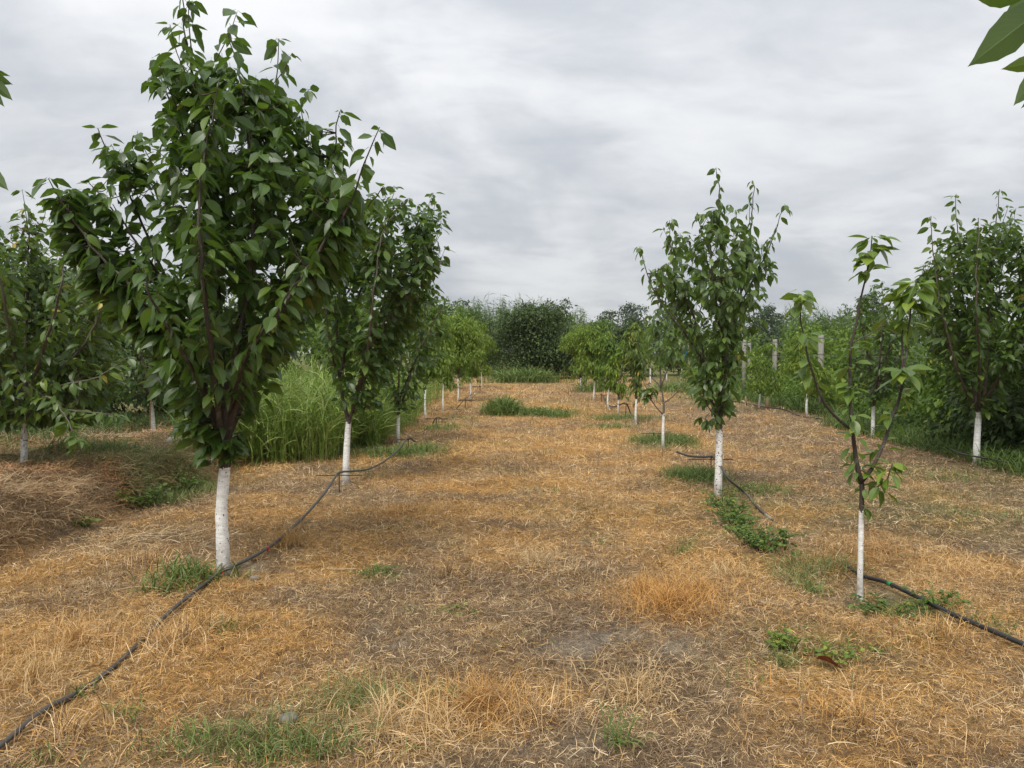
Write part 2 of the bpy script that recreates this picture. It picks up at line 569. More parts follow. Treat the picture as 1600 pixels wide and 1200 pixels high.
def weights(x, y):
    """how orange, grey-brown, bare and green the ground cover is at a spot"""
    n1 = fbm(x * 1.5, y * 1.5, 21, 4); n2 = fbm(x * 2.2, y * 2.2, 31, 4); n3 = fbm(x * 3.0, y * 3.0, 41, 4)
    left = sstep(0.0, 0.5, -(x - ditch_x(y)))
    orange = np.clip(0.52 + (n1 - 0.5) * 2.2 + field(B_OR, x, y) * 0.5 - field(B_GR, x, y) * 0.32 - left * 0.8 - sstep(2.8, 4.5, x) * 0.25, 0, 1)
    bare = np.clip((n3 - 0.60) * 2.6 + field(B_BARE, x, y) * 0.75 - orange * 0.12, 0, 1)
    bare = bare * sstep(0.30, 0.62, fbm(x * 7.5, y * 7.5, 45, 3))
    pale = np.clip(0.28 + (n2 - 0.5) * 2.2, 0, 1)
    green = np.clip(field(B_GN, x, y) * 0.8 * (0.5 + n2) + np.clip((fbm(x * 0.55 + 9, y * 0.55, 51, 3) - 0.60) * 1.6, 0, .3), 0, 1)
    # beyond the mown rows the floor is green
    side = np.maximum(sstep(6.2, 7.4, x - 0.03 * y), sstep(4.6, 5.8, -(x - 0.03 * y)) * sstep(7.5, 9.5, y))
    green = np.clip(green + side + sstep(46, 60, y), 0, 1)
    return orange, bare, pale, green


def axis(a, b, step, far0, far1, k):
    mid = list(np.arange(a, b + 1e-6, step))
    hi, s = [], step
    while (mid[-1] if not hi else hi[-1]) < far1:
        s *= k; hi.append((mid[-1] if not hi else hi[-1]) + s)
    lo, s = [], step
    while (mid[0] if not lo else lo[-1]) > far0:
        s *= k; lo.append((mid[0] if not lo else lo[-1]) - s)
    return np.array(lo[::-1] + mid + hi)


xs = axis(-7.5, 8.0, 0.105, -600, 600, 1.12)
ys = axis(1.0, 13.0, 0.105, -60, 900, 1.09)
GX, GY = np.meshgrid(xs, ys)
GZ = gz(GX, GY)
nx, ny = len(xs), len(ys)
idx = np.arange(nx * ny).reshape(ny, nx)
Q = np.stack([idx[:-1, :-1], idx[:-1, 1:], idx[1:, 1:], idx[1:, :-1]], -1).reshape(-1, 4)
wo, wb, wp, wg = weights(GX.ravel(), GY.ravel())
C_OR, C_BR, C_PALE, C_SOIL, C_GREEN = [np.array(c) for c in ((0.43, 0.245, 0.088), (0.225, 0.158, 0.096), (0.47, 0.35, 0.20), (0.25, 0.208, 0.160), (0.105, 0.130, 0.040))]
gc = C_BR + (C_OR - C_BR) * wo[:, None]  # thatch and dirt tones, kept darker than the straw to imitate shaded gaps
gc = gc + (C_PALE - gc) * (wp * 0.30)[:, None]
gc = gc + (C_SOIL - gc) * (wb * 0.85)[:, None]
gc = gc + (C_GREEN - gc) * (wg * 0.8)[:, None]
mg = new_mat('orchard_floor'); t = NT(mg)
pc = t.pos()
colr = t.node('ShaderNodeAttribute', attribute_name='col').outputs['Color']
warp = t.noise(pc, 7, 3)
na = t.noise(pc, 28, 6, 0.7, 0.8)
nb = t.noise(pc, 2.2, 5, 0.65, 0.3)
mp = t.node('ShaderNodeMapping'); mp.inputs['Scale'].default_value = (1, 0.55, 1)
t.l.new(pc, mp.inputs[0])
nc = t.noise(mp.outputs[0], 6.5, 6, 0.72, 1.2)
f1 = t.ramp(na, [(0.25, 0.35), (0.5, 0.95), (0.78, 1.75)])
c1 = t.mix(1.0, colr, f1, 'MULTIPLY')
nd = t.noise(pc, 110, 4, 0.7, 0.4)
c1 = t.mix(1.0, c1, t.ramp(nd, [(0.3, (.5, .48, .45)), (0.5, (1, 1, 1)), (0.7, (1.5, 1.45, 1.35))]), 'MULTIPLY')
f2 = t.ramp(nc, [(0.3, 0.55), (0.5, 1.0), (0.72, 1.5)])
c1 = t.mix(0.85, c1, t.mix(1.0, c1, f2, 'MULTIPLY'))
f3 = t.ramp(nb, [(0.3, (0.75, 0.72, 0.70)), (0.5, (1, 1, 1)), (0.7, (1.25, 1.22, 1.12))])
c1 = t.mix(1.0, c1, f3, 'MULTIPLY')
t.out(t.principled(c1, 0.95, 0.1, t.math('ADD', t.math('ADD', na, nc), t.math('MULTIPLY', nd, .5)), 1.0, 0.03))
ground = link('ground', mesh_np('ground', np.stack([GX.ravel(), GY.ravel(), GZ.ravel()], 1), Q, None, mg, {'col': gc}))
tag(ground, kind='structure')


# ------------------------------------------------------------------ dry grass: strips of straw
def strips(x, y, z0, yaw, pitch, curl, twist, length, width, colr, rows=4, follow=True, lift=0.004):
    """curved flat blades from arrays; returns verts, quads, colours"""
    n = len(x)
    seg = length / (rows - 1)
    cxs, cys, czs = [x], [y], [z0]
    px_, py_, pz_ = x.copy(), y.copy(), z0.copy()
    yw, pt = yaw.copy(), pitch.copy()
    for r in range(rows - 1):
        px_ = px_ + np.cos(yw) * np.cos(pt) * seg
        py_ = py_ + np.sin(yw) * np.cos(pt) * seg
        pz_ = pz_ + np.sin(pt) * seg
        yw = yw + twist; pt = pt + curl
        cxs.append(px_); cys.append(py_); czs.append(pz_)
    if follow:
        for r in range(1, rows):
            czs[r] = np.maximum(czs[r], gz(cxs[r], cys[r]) + lift)
    m = (rows - 1) * 2 + 1
    V = np.zeros((n, m, 3), np.float32)
    sx, sy = -np.sin(yaw), np.cos(yaw)
    tilt = RNG.uniform(-0.9, 0.9, n)
    for r in range(rows - 1):
        f = 1 - (r / rows) ** 2 * 0.5
        w = width * 0.5 * f
        hx, hy, hz = sx * np.cos(tilt) * w, sy * np.cos(tilt) * w, np.sin(tilt) * w
        for k, sgn in ((0, -1), (1, 1)):
            V[:, r * 2 + k, 0] = cxs[r] + sgn * hx
            V[:, r * 2 + k, 1] = cys[r] + sgn * hy
            V[:, r * 2 + k, 2] = czs[r] + sgn * hz
    V[:, m - 1, 0], V[:, m - 1, 1], V[:, m - 1, 2] = cxs[-1], cys[-1], czs[-1]
    base = np.arange(n)[:, None] * m
    qs = [base + np.array([r * 2, r * 2 + 1, r * 2 + 3, r * 2 + 2]) for r in range(rows - 2)]
    Q = np.stack(qs, 1).reshape(-1, 4) if qs else np.zeros((0, 4), int)
    T = base + np.array([m - 3, m - 2, m - 1])
    return V.reshape(-1, 3), (Q, T), np.repeat(colr, m, axis=0)


PAL = np.array([(0.66, 0.415, 0.155), (0.51, 0.285, 0.090), (0.74, 0.54, 0.30), (0.82, 0.67, 0.44), (0.29, 0.185, 0.100), (0.165, 0.112, 0.070), (0.43, 0.315, 0.185), (0.20, 0.20, 0.06)])


def straw_colours(x, y):
    wo, wb, wp, wg = weights(x, y)
    n = len(x)
    w = np.stack([0.1 + wo * 1.4, wo * 1.0, 0.38 + wp * 1.0, 0.04 + wp * 0.20 + wb * 0.08, 0.6 * (1 - wo) + 0.26, 0.75 * (1 - wo) + 0.24, 0.55 * (1 - wo) + 0.12, 0.02 + wg * 0.8], 1)
    w = np.cumsum(w / w.sum(1, keepdims=True), 1)
    k = (RNG.random(n)[:, None] > w).sum(1).clip(0, 7)
    return PAL[k] * RNG.uniform(0.6, 1.3, (n, 1)), wo, wb, wg


def sample_fan(n, y0, y1, margin):
    u = RNG.random(n)
    y = np.sqrt(y0 ** 2 + u * (y1 ** 2 - y0 ** 2))
    x = RNG.uniform(-1, 1, n) * (0.71 * y + margin)
    return x, y


HOSE_LINES = []
for ln in ([(-60, 1225), (5, 1172), (70, 1118), (200, 1030), (262, 966), (318, 918), (350, 897), (420, 862), (470, 822), (505, 790), (528, 768)],
           [(1318, 880), (1336, 895), (1352, 908), (1385, 922), (1430, 944), (1480, 968), (1540, 993), (1600, 1019), (1680, 1052)], [(1140, 770), (1165, 785), (1188, 803), (1213, 817)]):
    HOSE_LINES.append(np.array([G(*p)[:2] for p in ln]))


def hose_dist(x, y):
    d = np.full(len(x), 9.0)
    for L in HOSE_LINES:
        for a, b in zip(L[:-1], L[1:]):
            t = np.clip(((x - a[0]) * (b[0] - a[0]) + (y - a[1]) * (b[1] - a[1])) / ((b - a) ** 2).sum(), 0, 1)
            # the strip on the camera's side of a hose is what would hide it
            d = np.minimum(d, np.hypot(x - a[0] - t * (b[0] - a[0]), y - a[1] - t * (b[1] - a[1])))
    return d + RNG.uniform(0, .09, len(x))


parts = []
for (n, y0, y1, rows, wlo, whi, llo, lhi) in ((170000, 2.3, 5.2, 3, .0012, .0028, .022, .080), (135000, 5.2, 9.5, 3, .002, .0042, .03, .10), (150000, 9.5, 19, 2, .0045, .009, .05, .16), (70000, 19, 42, 2, .010, .022, .10, .25)):
    x, y = sample_fan(n, y0, y1, 0.9)
    nt = n // 11
    tid = RNG.integers(0, nt, n); tuf = RNG.random(n) < .62
    spr = .010 + .0016 * y1
    tx, ty = sample_fan(nt, y0, y1, 0.9)
    x = np.where(tuf, tx[tid] + RNG.normal(0, spr, n), x); y = np.where(tuf, ty[tid] + RNG.normal(0, spr, n), y)
    c, wo, wb, wg = straw_colours(x, y)
    tc1, *_ = straw_colours(tx, ty)
    same = tuf & (RNG.random(n) < .6)
    c[same] = tc1[tid[same]] * RNG.uniform(.8, 1.2, (same.sum(), 1))
    clump = fbm(x * 3.1, y * 3.1, 61, 3)
    keep = (hose_dist(x, y) > 0.10) & (RNG.random(n) < np.clip(1.05 - wb * 0.97 - np.clip(wg - 0.75, 0, 1) * 2.2 + (clump - 0.5) * 0.9, 0.04, 1))
    x, y, c, wo, clump, tuf = x[keep], y[keep], c[keep], wo[keep], clump[keep], tuf[keep]
    n = len(x)
    stand = RNG.random(n) < (0.14 + 0.34 * wo * np.clip((clump - 0.35) * 3, 0, 1))
    stand = stand | (tuf & (RNG.random(n) < .30))
    pitch = np.where(stand, RNG.uniform(0.4, 1.4, n), RNG.uniform(-0.1, 0.55, n))
    curl = np.where(stand, RNG.uniform(-0.95, -0.2, n), RNG.uniform(-0.55, 0.25, n))
    length = np.where(stand, RNG.uniform(llo, lhi * 0.8, n), RNG.uniform(llo, lhi, n) * np.where(RNG.random(n) < 0.05, 2.1, 1.0))
    z0 = gz(x, y) + np.where(stand, 0.0, RNG.random(n) ** 2 * 0.035)
    parts.append(strips(x, y, z0, RNG.uniform(0, 2 * math.pi, n), pitch, curl, RNG.normal(0, 0.5, n), length, RNG.uniform(wlo, whi, n), c, rows))


def clump_straw(px, py, r, n, lmin, lmax, tint=None, flat=0.3):
    g = G(px, py)
    a = RNG.uniform(0, 2 * math.pi, n); rr = np.abs(RNG.normal(0, 0.5, n)) * r
    x, y = g.x + np.cos(a) * rr, g.y + np.sin(a) * rr
    c, *_ = straw_colours(x, y)
    if tint is not None:
        c = c * 0.35 + np.array(tint) * 0.65 * RNG.uniform(0.8, 1.2, (n, 1))
    st = RNG.random(n) > flat
    parts.append(strips(x, y, gz(x, y), RNG.uniform(0, 6.28, n), np.where(st, RNG.uniform(0.7, 1.5, n), RNG.uniform(0, .4, n)), RNG.uniform(-0.6, -0.1, n), RNG.normal(0, .25, n),
                        RNG.uniform(lmin, lmax, n), RNG.uniform(.002, .004, n), c, 4))


for a in ((1050, 950, .45, 1400, .08, .2, (0.55, 0.29, 0.08), .15), (1010, 930, .3, 600, .08, .18, (0.52, 0.27, 0.07), .15), (1085, 930, .3, 600, .08, .18, (0.5, 0.27, 0.08), .15), (750, 1110, .3, 900, .07, .2, (0.48, 0.26, 0.08), .4), (680, 1140, .3, 500, .08, .24, (0.6, 0.42, 0.2), .7),
          (600, 1130, .3, 600, .1, .26, (0.66, 0.5, 0.28), .8), (120, 1000, .35, 700, .07, .18, (0.6, 0.38, .16), .4), (250, 1010, .35, 700, .07, .18, None, .4), (310, 985, .3, 500, .07, .18, None, .3),
          (450, 850, .35, 700, .07, .18, (0.5, .3, .1), .3), (1500, 900, .5, 800, .07, .2, (0.62, .42, .2), .6), (1380, 860, .5, 700, .07, .18, (0.6, .36, .14), .5), (50, 1060, .3, 500, .07, .2, (0.6, .42, .2), .5),
          (900, 900, .3, 500, .06, .16, None, .4), (230, 880, .3, 500, .06, .16, None, .3), (640, 800, .5, 700, .06, .16, None, .3), (700, 900, .3, 400, .06, .16, None, .4), (840, 880, .25, 500, .06, .16, (0.66, .5, .28), .6),
          (1130, 900, .3, 500, .06, .18, (0.6, .46, .26), .6), (990, 1085, .3, 500, .06, .2, (0.6, .42, .2), .6), (840, 1120, .3, 500, .06, .18, None, .5), (1340, 1130, .35, 600, .06, .18, None, .5),
          (100, 1150, .3, 500, .06, .18, None, .5), (1480, 1000, .35, 500, .06, .18, None, .5)):
    clump_straw(*a)

# long pale stems lying about
n = 260
x, y = sample_fan(n, 2.4, 8.5, 0.8)
parts.append(strips(x, y, gz(x, y) + RNG.uniform(.012, .05, n), RNG.uniform(0, 6.28, n), RNG.uniform(-.05, .2, n), RNG.uniform(-.2, .06, n), RNG.normal(0, .35, n), RNG.uniform(.12, .38, n), RNG.uniform(.002, .004, n),
                    np.array((0.62, 0.49, 0.31)) * RNG.uniform(.55, 1.15, (n, 1)), 6))
# the heap of pale stalks left of the big tree
g = G(245, 845)
n = 110
x, y = g.x + RNG.normal(0, .30, n), g.y + RNG.normal(0, .25, n)
parts.append(strips(x, y, gz(x, y) + RNG.uniform(.01, .05, n), RNG.normal(0.4, 1.0, n), RNG.uniform(0, .3, n), RNG.uniform(-.2, .03, n), RNG.normal(0, .35, n), RNG.uniform(.12, .42, n), RNG.uniform(.003, .005, n),
                    np.array((0.62, 0.50, 0.30)) * RNG.uniform(.6, 1.15, (n, 1)), 5))

def hay_mix(c, x, y):
    a, b = fbm(x * 2.1, y * 2.1, 91, 3), fbm(x * 4.5, y * 4.5, 95, 2)
    c = c * (.80 + .95 * b)[:, None]
    k = np.clip((a - .45) * 5, 0, 1)[:, None]
    c = c * (1 - k) + c * np.array((1.15, .92, .75)) * k
    keep = RNG.random(len(x)) > weights(x, y)[3] * .45
    return c[keep], x[keep], y[keep], int(keep.sum())


# hay hanging over the lip of the bank, and hay on top of it
n = 15000
y = RNG.uniform(2.0, 11.5, n)
s = -RNG.uniform(0.12, 0.75, n)
x = ditch_x(y) + s
tw = RNG.random((n, 1))
c = (np.array((0.22, 0.145, 0.085)) * (1 - tw) + np.array((0.50, 0.37, 0.21)) * tw) * RNG.uniform(.45, 1.3, (n, 1))
grn = (fbm(x * 1.2, y * 1.2, 71, 3) > 0.56) & (y > 6.5)
c[grn] = c[grn] * 0.45 + np.array((0.12, 0.16, 0.045)) * 0.55
c, x, y, n = hay_mix(c, x, y)
parts.append(strips(x, y, gz(x, y) + RNG.uniform(0, .07, n), RNG.normal(-0.1, 1.0, n), RNG.uniform(-.1, .9, n), RNG.uniform(-.6, -.12, n), RNG.normal(0, .35, n), RNG.uniform(.07, .28, n), RNG.uniform(.0025, .005, n), c, 4))
n = 44000
y = RNG.uniform(2.0, 13, n)
x = ditch_x(y) - RNG.uniform(0.3, 4.2, n)
tw = RNG.random((n, 1))
c = (np.array((0.26, 0.155, 0.095)) * (1 - tw) + np.array((0.56, 0.41, 0.25)) * tw) * RNG.uniform(.45, 1.25, (n, 1))
c, x, y, n = hay_mix(c, x, y)
parts.append(strips(x, y, gz(x, y) + RNG.uniform(0, .06, n), RNG.uniform(0, 6.28, n), RNG.uniform(-.1, .8, n), RNG.uniform(-.7, 0, n), RNG.normal(0, .5, n), RNG.uniform(.06, .22, n), RNG.uniform(.0025, .005, n), c, 3))


def join_strips(name, parts, mat):
    V, Q, T, C, n = [], [], [], [], 0
    for v, (q, t3), c in parts:
        V.append(v); Q.append(q + n); T.append(t3 + n); C.append(c); n += len(v)
    return link(name, mesh_np(name, np.concatenate(V), np.concatenate(Q), np.concatenate(T), mat, {'col': np.concatenate(C)}))


tag(join_strips('dry_grass', parts, M_STRAW), 'dead orange and straw coloured grass covering the orchard floor', 'dry grass', kind='stuff')

# ------------------------------------------------------------------ green grass
parts = []


def tuft(px, py, rx, ry, n, h0, h1, w=.005, c0=(0.075, 0.125, 0.028), c1=(0.22, 0.29, 0.075), rows=5, droop=(-.5, -.1), lean=(0.9, 1.5)):
    g = G(px, py)
    x = g.x + RNG.normal(0, .5, n) * rx; y = g.y + RNG.normal(0, .5, n) * ry
    f = RNG.random((n, 1))
    c = np.array(c0) * (1 - f) + np.array(c1) * f
    parts.append(strips(x, y, gz(x, y) - .01, RNG.uniform(0, 6.28, n), RNG.uniform(*lean, n), RNG.uniform(*droop, n), RNG.normal(0, .1, n), RNG.uniform(h0, h1, n), RNG.uniform(w * .6, w * 1.3, n), c, rows))


PALEG = ((0.13, 0.16, 0.05), (0.30, 0.31, 0.12))
for a in ((400, 1178, .5, .15, 430, .05, .15, .004), (330, 1160, .2, .12, 130, .05, .15, .004), (470, 1170, .22, .14, 190, .05, .15, .004), (560, 1105, .18, .12, 160, .05, .13, .003), (60, 1195, .1, .1, 40, .05, .12, .004),
          (290, 905, .22, .16, 190, .1, .24, .009), (255, 925, .14, .1, 70, .08, .16, .009), (370, 905, .2, .1, 60, .05, .12, .004),
          (590, 898, .2, .12, 150, .04, .10, .006), (345, 985, .14, .1, 70, .05, .12, .004), (965, 1165, .06, .05, 40, .1, .22, .006), (700, 1090, .1, .06, 40, .06, .14, .004), (1222, 1040, .07, .06, 90, .06, .14, .003), (1290, 1015, .35, .14, 260, .04, .10, .003), (1215, 985, .2, .1, 60, .05, .1, .003), (1405, 960, .2, .1, 120, .04, .1, .005), (1075, 850, .1, .1, 60, .05, .12, .004), (1450, 1000, .2, .1, 40, .04, .1, .004),
          (1160, 1060, .3, .2, 60, .05, .12, .003), (1500, 960, .3, .2, 60, .05, .1, .004), (1560, 985, .15, .15, 70, .05, .12, .006),
          (1090, 748, .36, .35, 900, .09, .24, .007), (1065, 742, .2, .2, 300, .08, .2, .006), (1180, 768, .4, .25, 380, .07, .18, .006), (1270, 925, .1, .12, 160, .06, .13, .004),
          (1040, 690, .5, .35, 900, .08, .26, .009), (1010, 693, .3, .3, 300, .08, .2, .008), (1060, 696, .3, .25, 400, .1, .28, .008), (970, 655, .8, .6, 700, .08, .22, .01), (960, 668, .5, .4, 300, .06, .18, .01), (1065, 865, .12, .08, 90, .06, .14, .004),
          (785, 648, .35, .5, 1500, .25, .62, .018), (830, 650, .9, .4, 1800, .12, .32, .014), (870, 652, .35, .3, 500, .1, .22, .012),
          (820, 598, 1.6, .9, 1600, .5, 1.1, .03), (930, 612, .8, 1.0, 500, .3, .7, .02), (1060, 612, 1.0, 1.5, 900, .3, .6, .02), (1140, 625, 1.5, 1.5, 700, .2, .5, .02),
          (650, 706, .45, .5, 700, .08, .22, .008), (610, 712, .6, .4, 700, .08, .25, .008), (690, 670, .5, .6, 500, .06, .2, .009), (720, 655, .5, .6, 200, .06, .16, .009),
          (210, 722, .6, .40, 520, .10, .24, .007), (260, 745, .4, .35, 300, .08, .20, .007), (150, 708, .7, .4, 600, .10, .24, .008), (300, 740, .3, .4, 350, .08, .22, .007), (235, 765, .3, .2, 220, .08, .16, .008),
          (1480, 800, .5, .3, 140, .05, .14, .004), (1550, 810, .5, .3, 140, .05, .14, .005), (1480, 750, .6, .3, 200, .06, .16, .005), (1180, 700, 1.2, .6, 90, .06, .16, .006), (860, 770, .3, .2, 40, .05, .12, .005), (1110, 840, .2, .15, 50, .05, .12, .004),
          (940, 850, .15, .1, 30, .05, .12, .004), (640, 960, .2, .15, 30, .05, .1, .003), (800, 1010, .25, .2, 30, .04, .1, .003), (205, 1120, .1, .08, 40, .05, .1, .006), (130, 1085, .08, .06, 25, .05, .12, .006)):
    tuft(*a)
for a in ((1270, 888, .35, .25, 480, .07, .18, .004), (1245, 905, .2, .15, 200, .07, .16, .004), (560, 1095, .25, .15, 240, .07, .18, .003), (450, 1150, .3, .2, 200, .07, .18, .003), (1000, 655, .9, .6, 300, .06, .2, .008), (1150, 790, .5, .3, 200, .06, .18, .005),
          (60, 735, .8, .4, 400, .08, .2, .007), (215, 735, .7, .5, 700, .08, .22, .006), (160, 760, .6, .5, 260, .06, .16, .006), (290, 735, .5, .5, 500, .08, .22, .006), (250, 765, .35, .25, 260, .06, .18, .006), (1040, 700, .6, .4, 200, .06, .2, .007), (560, 740, .5, .3, 200, .05, .14, .005), (1460, 780, .8, .5, 260, .06, .14, .005)):
    tuft(*a, *PALEG)


def area_tufts(n, x0, x1, y0, y1, h0, h1, w, c0=(0.055, 0.100, 0.022), c1=(0.15, 0.225, 0.050), thr=0.0, seed=81):
    y = RNG.uniform(y0, y1, n); x = RNG.uniform(x0, x1, n) + 0.03 * y
    k = fbm(x * .8, y * .8, seed, 3) > thr
    x, y = x[k], y[k]; n = len(x)
    f = RNG.random((n, 1)); c = np.array(c0) * (1 - f) + np.array(c1) * f
    parts.append(strips(x, y, gz(x, y) - .01, RNG.uniform(0, 6.28, n), RNG.uniform(.9, 1.5, n), RNG.uniform(-.5, -.1, n), RNG.normal(0, .1, n), RNG.uniform(h0, h1, n), RNG.uniform(w * .6, w * 1.3, n), c, 5))


area_tufts(9000, 6.0, 7.6, 7.0, 16, .12, .42, .011)        # under the right hand row
area_tufts(7000, 6.7, 8.5, 14, 34, .2, .6, .016)
area_tufts(4200, -9.5, -6.4, 9.3, 14, .15, .42, .010, (0.04, 0.08, 0.018), (0.11, 0.17, 0.04))
area_tufts(1400, -8, -4.8, 13, 26, .08, .25, .014)
area_tufts(900, -4.4, 6.2, 9, 34, .06, .16, .008, thr=.56)
tag(join_strips('green_grass', parts, M_GRASS), 'scattered green grass tufts growing through the dead sward and along its edges', 'grass', kind='stuff')

# tall arching grass behind the second white trunk
parts = []


def tall(n, xa, xb, ya, yb, h0, h1):
    y = RNG.uniform(ya, yb, n); x = RNG.uniform(xa, xb, n) + .03 * (y - 11)
    # grows in bunches
    bx, by = np.round(x / .28) * .28, np.round(y / .28) * .28
    x = x * .8 + (bx + .1 * np.sin(by * 9)) * .2; y = y * .8 + by * .2
    f = RNG.random((n, 1)); c = np.array((0.095, 0.170, 0.024)) * (1 - f) + np.array((0.29, 0.39, 0.080)) * f
    pale = RNG.random(n) < .08
    c[pale] = np.array((0.42, 0.42, 0.20)) * RNG.uniform(.7, 1.1, (pale.sum(), 1))
    hgt = RNG.uniform(h0, h1, n) * (.55 + .6 * fbm(x * 1.7, y * 1.7, 131, 3)) * 1.12
    up = RNG.random(n) ** .8 * .78 * hgt
    ln = np.minimum(RNG.uniform(.28, .70, n), hgt)
    parts.append(strips(x, y, gz(x, y) - .02 + up, RNG.uniform(0, 6.28, n), RNG.uniform(.75, 1.5, n), RNG.uniform(-.42, -.04, n), RNG.normal(0, .1, n), ln, RNG.uniform(.006, .015, n), c, 6, True))
    # the upright culms the leaves hang from
    k = n // 4
    parts.append(strips(x[:k], y[:k], gz(x[:k], y[:k]) - .02, RNG.uniform(0, 6.28, k), RNG.uniform(1.35, 1.57, k), RNG.uniform(-.06, .0, k), RNG.normal(0, .05, k), hgt[:k] * .9, np.full(k, .007), c[:k] * .9, 4, False))


tall(7000, -4.05, -2.5, 10.4, 12.8, .7, 1.35)
tall(1500, -2.7, -2.2, 12.0, 13.2, .4, .9)
tall(5000, -4.7, -2.2, 13.4, 16.8, .6, 1.3)
tall(1200, -3.2, -2.45, 15.5, 20, .4, .85)
tall(1200, -3.8, -2.6, 19, 26, .5, 1.0)
tall(500, -2.6, -2.15, 12.0, 12.7, .3, .6)
tall(260, -4.3, -3.9, 9.4, 10.4, .3, .6)
tag(join_strips('tall_grass', parts, M_GRASS), 'tall arching bright green grass behind the left row of trees', 'grass', kind='stuff')

# ------------------------------------------------------------------ leaves
def leaf_template(w, curl, fold, rows, pet=0.2, serr=0.0, shape='cherry', twist=0.0):
    """unit-long leaf along +Y, face +Z; returns verts, quads, tris, uv"""
    V, UV, Qd, Tr = [], [], [], []
    if shape == 'cherry':
        prof = lambda v: w * float(np.interp(v, (0, .06, .15, .3, .45, .6, .75, .85, .92, .96, 1), (0, .36, .66, .92, 1.0, .90, .60, .33, .14, .06, 0)))
    elif shape == 'lance':
        prof = lambda v: w * math.sin(math.pi * v) ** 0.8 if 0 < v < 1 else 0.0
    else:
        prof = lambda v: w * math.sin(math.pi * v ** .7) ** .6 if 0 < v < 1 else 0.0
    vs_ = np.array([0, .28, .68, 1.0]) if rows == 4 else np.array([0, .15, .45, .78, 1.0]) if rows == 5 else np.linspace(0, 1, rows) if rows < 6 else np.array([0, .03, .08, .15, .24, .34, .45, .56, .66, .75, .83, .90, .95, .98, 1.0]) if rows > 10 else np.array([0, .06, .2, .38, .58, .77, .90, 1.0])
    for i, v in enumerate(vs_):
        h = prof(v)
        if serr and 0 < v < 1: h *= 1 + serr * (-1) ** i
        z = -curl * v * v
        tw = twist * (v - .4)
        for u in (-1, -0.001, 0.001, 1):
            xx = u * h
            zz = z + abs(u) * h * fold + xx * tw
            V.append((xx, v * (1 - .12 * curl * v), zz)); UV.append((u * .5 + .5, v))
    m = len(vs_)
    for i in range(m - 1):
        a, b = i * 4, (i + 1) * 4
        for k in (0, 2):
            Qd.append((a + k, a + k + 1, b + k + 1, b + k))
    if pet > 0:
        o = len(V)
        V += [(-.012, -pet, .03), (.012, -pet, .03), (.012, 0.02, 0.002), (-.012, 0.02, 0.002)]
        UV += [(.5, 0)] * 4
        Qd.append((o, o + 1, o + 2, o + 3))
    return np.array(V), np.array(Qd), np.array(UV)


CHERRY_T = [leaf_template(w, c, f, 8, .2, .0, 'cherry', tw) for w, c, f, tw in ((.27, .10, .28, .2), (.25, .28, .22, -.3), (.285, .18, .10, .1), (.24, .40, .30, .35), (.265, .05, .42, -.15), (.22, .22, .5, .3))]
CHERRY_MID = [leaf_template(w, c, f, 5, .2, 0, 'cherry', tw) for w, c, f, tw in ((.275, .12, .25, .2), (.255, .28, .2, -.2), (.285, .18, .1, .1), (.23, .35, .35, .3))]
CHERRY_LO = [leaf_template(w, c, f, 4, .2, 0, 'cherry', tw) for w, c, f, tw in ((.24, .12, .25, .2), (.22, .28, .2, -.2), (.25, .18, .1, .1))]
LANCE_T = None
def folded(w, up, sag):
    V = np.array([(0, 0, 0), (w, .45, up), (0, 1, -sag), (0, .5, -.02), (-w, .45, up)])
    return V, np.array([(0, 1, 2, 3), (0, 3, 2, 4)]), np.array([(.5, 0), (1, .5), (.5, 1), (.5, .5), (0, .5)])


BLOB_T = [folded(.32, .08, .12), folded(.27, .13, .22)]
LANCE_T = [folded(.12, .03, .18), folded(.14, .04, .05)]
DIAM_V = np.array([(0, 0, 0), (.3, .5, .07), (0, 1, -.08), (-.3, .5, .07)])
DIAM = (DIAM_V, np.array([(0, 1, 2, 3)]), np.array([(.5, 0), (1, .5), (.5, 1), (0, .5)]))


def scatter(templ, pos, R, size, rnd):
    """many leaves as one mesh's arrays"""
    V, Qd, UV, RN, n0 = [], [], [], [], 0
    k = RNG.integers(0, len(templ), len(pos))
    for i, (tv, tq, tu) in enumerate(templ):
        m = k == i
        if not m.any(): continue
        v = np.einsum('nij,mj->nmi', R[m], tv) * size[m][:, None, None] + pos[m][:, None, :]
        nn, mm = v.shape[:2]
        V.append(v.reshape(-1, 3))
        Qd.append((tq[None] + (np.arange(nn) * mm)[:, None, None]).reshape(-1, 4) + n0)
        UV.append(np.tile(tu, (nn, 1))); RN.append(np.repeat(rnd[m], mm))
        n0 += nn * mm
    return np.concatenate(V), np.concatenate(Qd), np.concatenate(UV), np.concatenate(RN)


def frames(d, roll):
    """rotation matrices: column Y = leaf direction, column Z = its face turned up"""
    d = d / np.linalg.norm(d, axis=1)[:, None]
    up = np.tile(np.array([0, 0, 1.0]), (len(d), 1))
    up[np.abs(d[:, 2]) > .97] = (1, 0, 0)
    s = np.cross(d, up); s /= np.linalg.norm(s, axis=1)[:, None]
    nrm = np.cross(s, d)
    c, sn = np.cos(roll)[:, None], np.sin(roll)[:, None]
    s2 = s * c + nrm * sn
    n2 = nrm * c - s * sn
    return np.stack([s2, d, n2], -1)


LEAF_CACHE = {}


def leaf_meshes(mat):
    if mat.name not in LEAF_CACHE:
        LEAF_CACHE[mat.name] = [mesh_np('leaf', v, q, None, mat, None, u) for v, q, u in CHERRY_T]
    return LEAF_CACHE[mat.name]


FINE_CACHE = {}


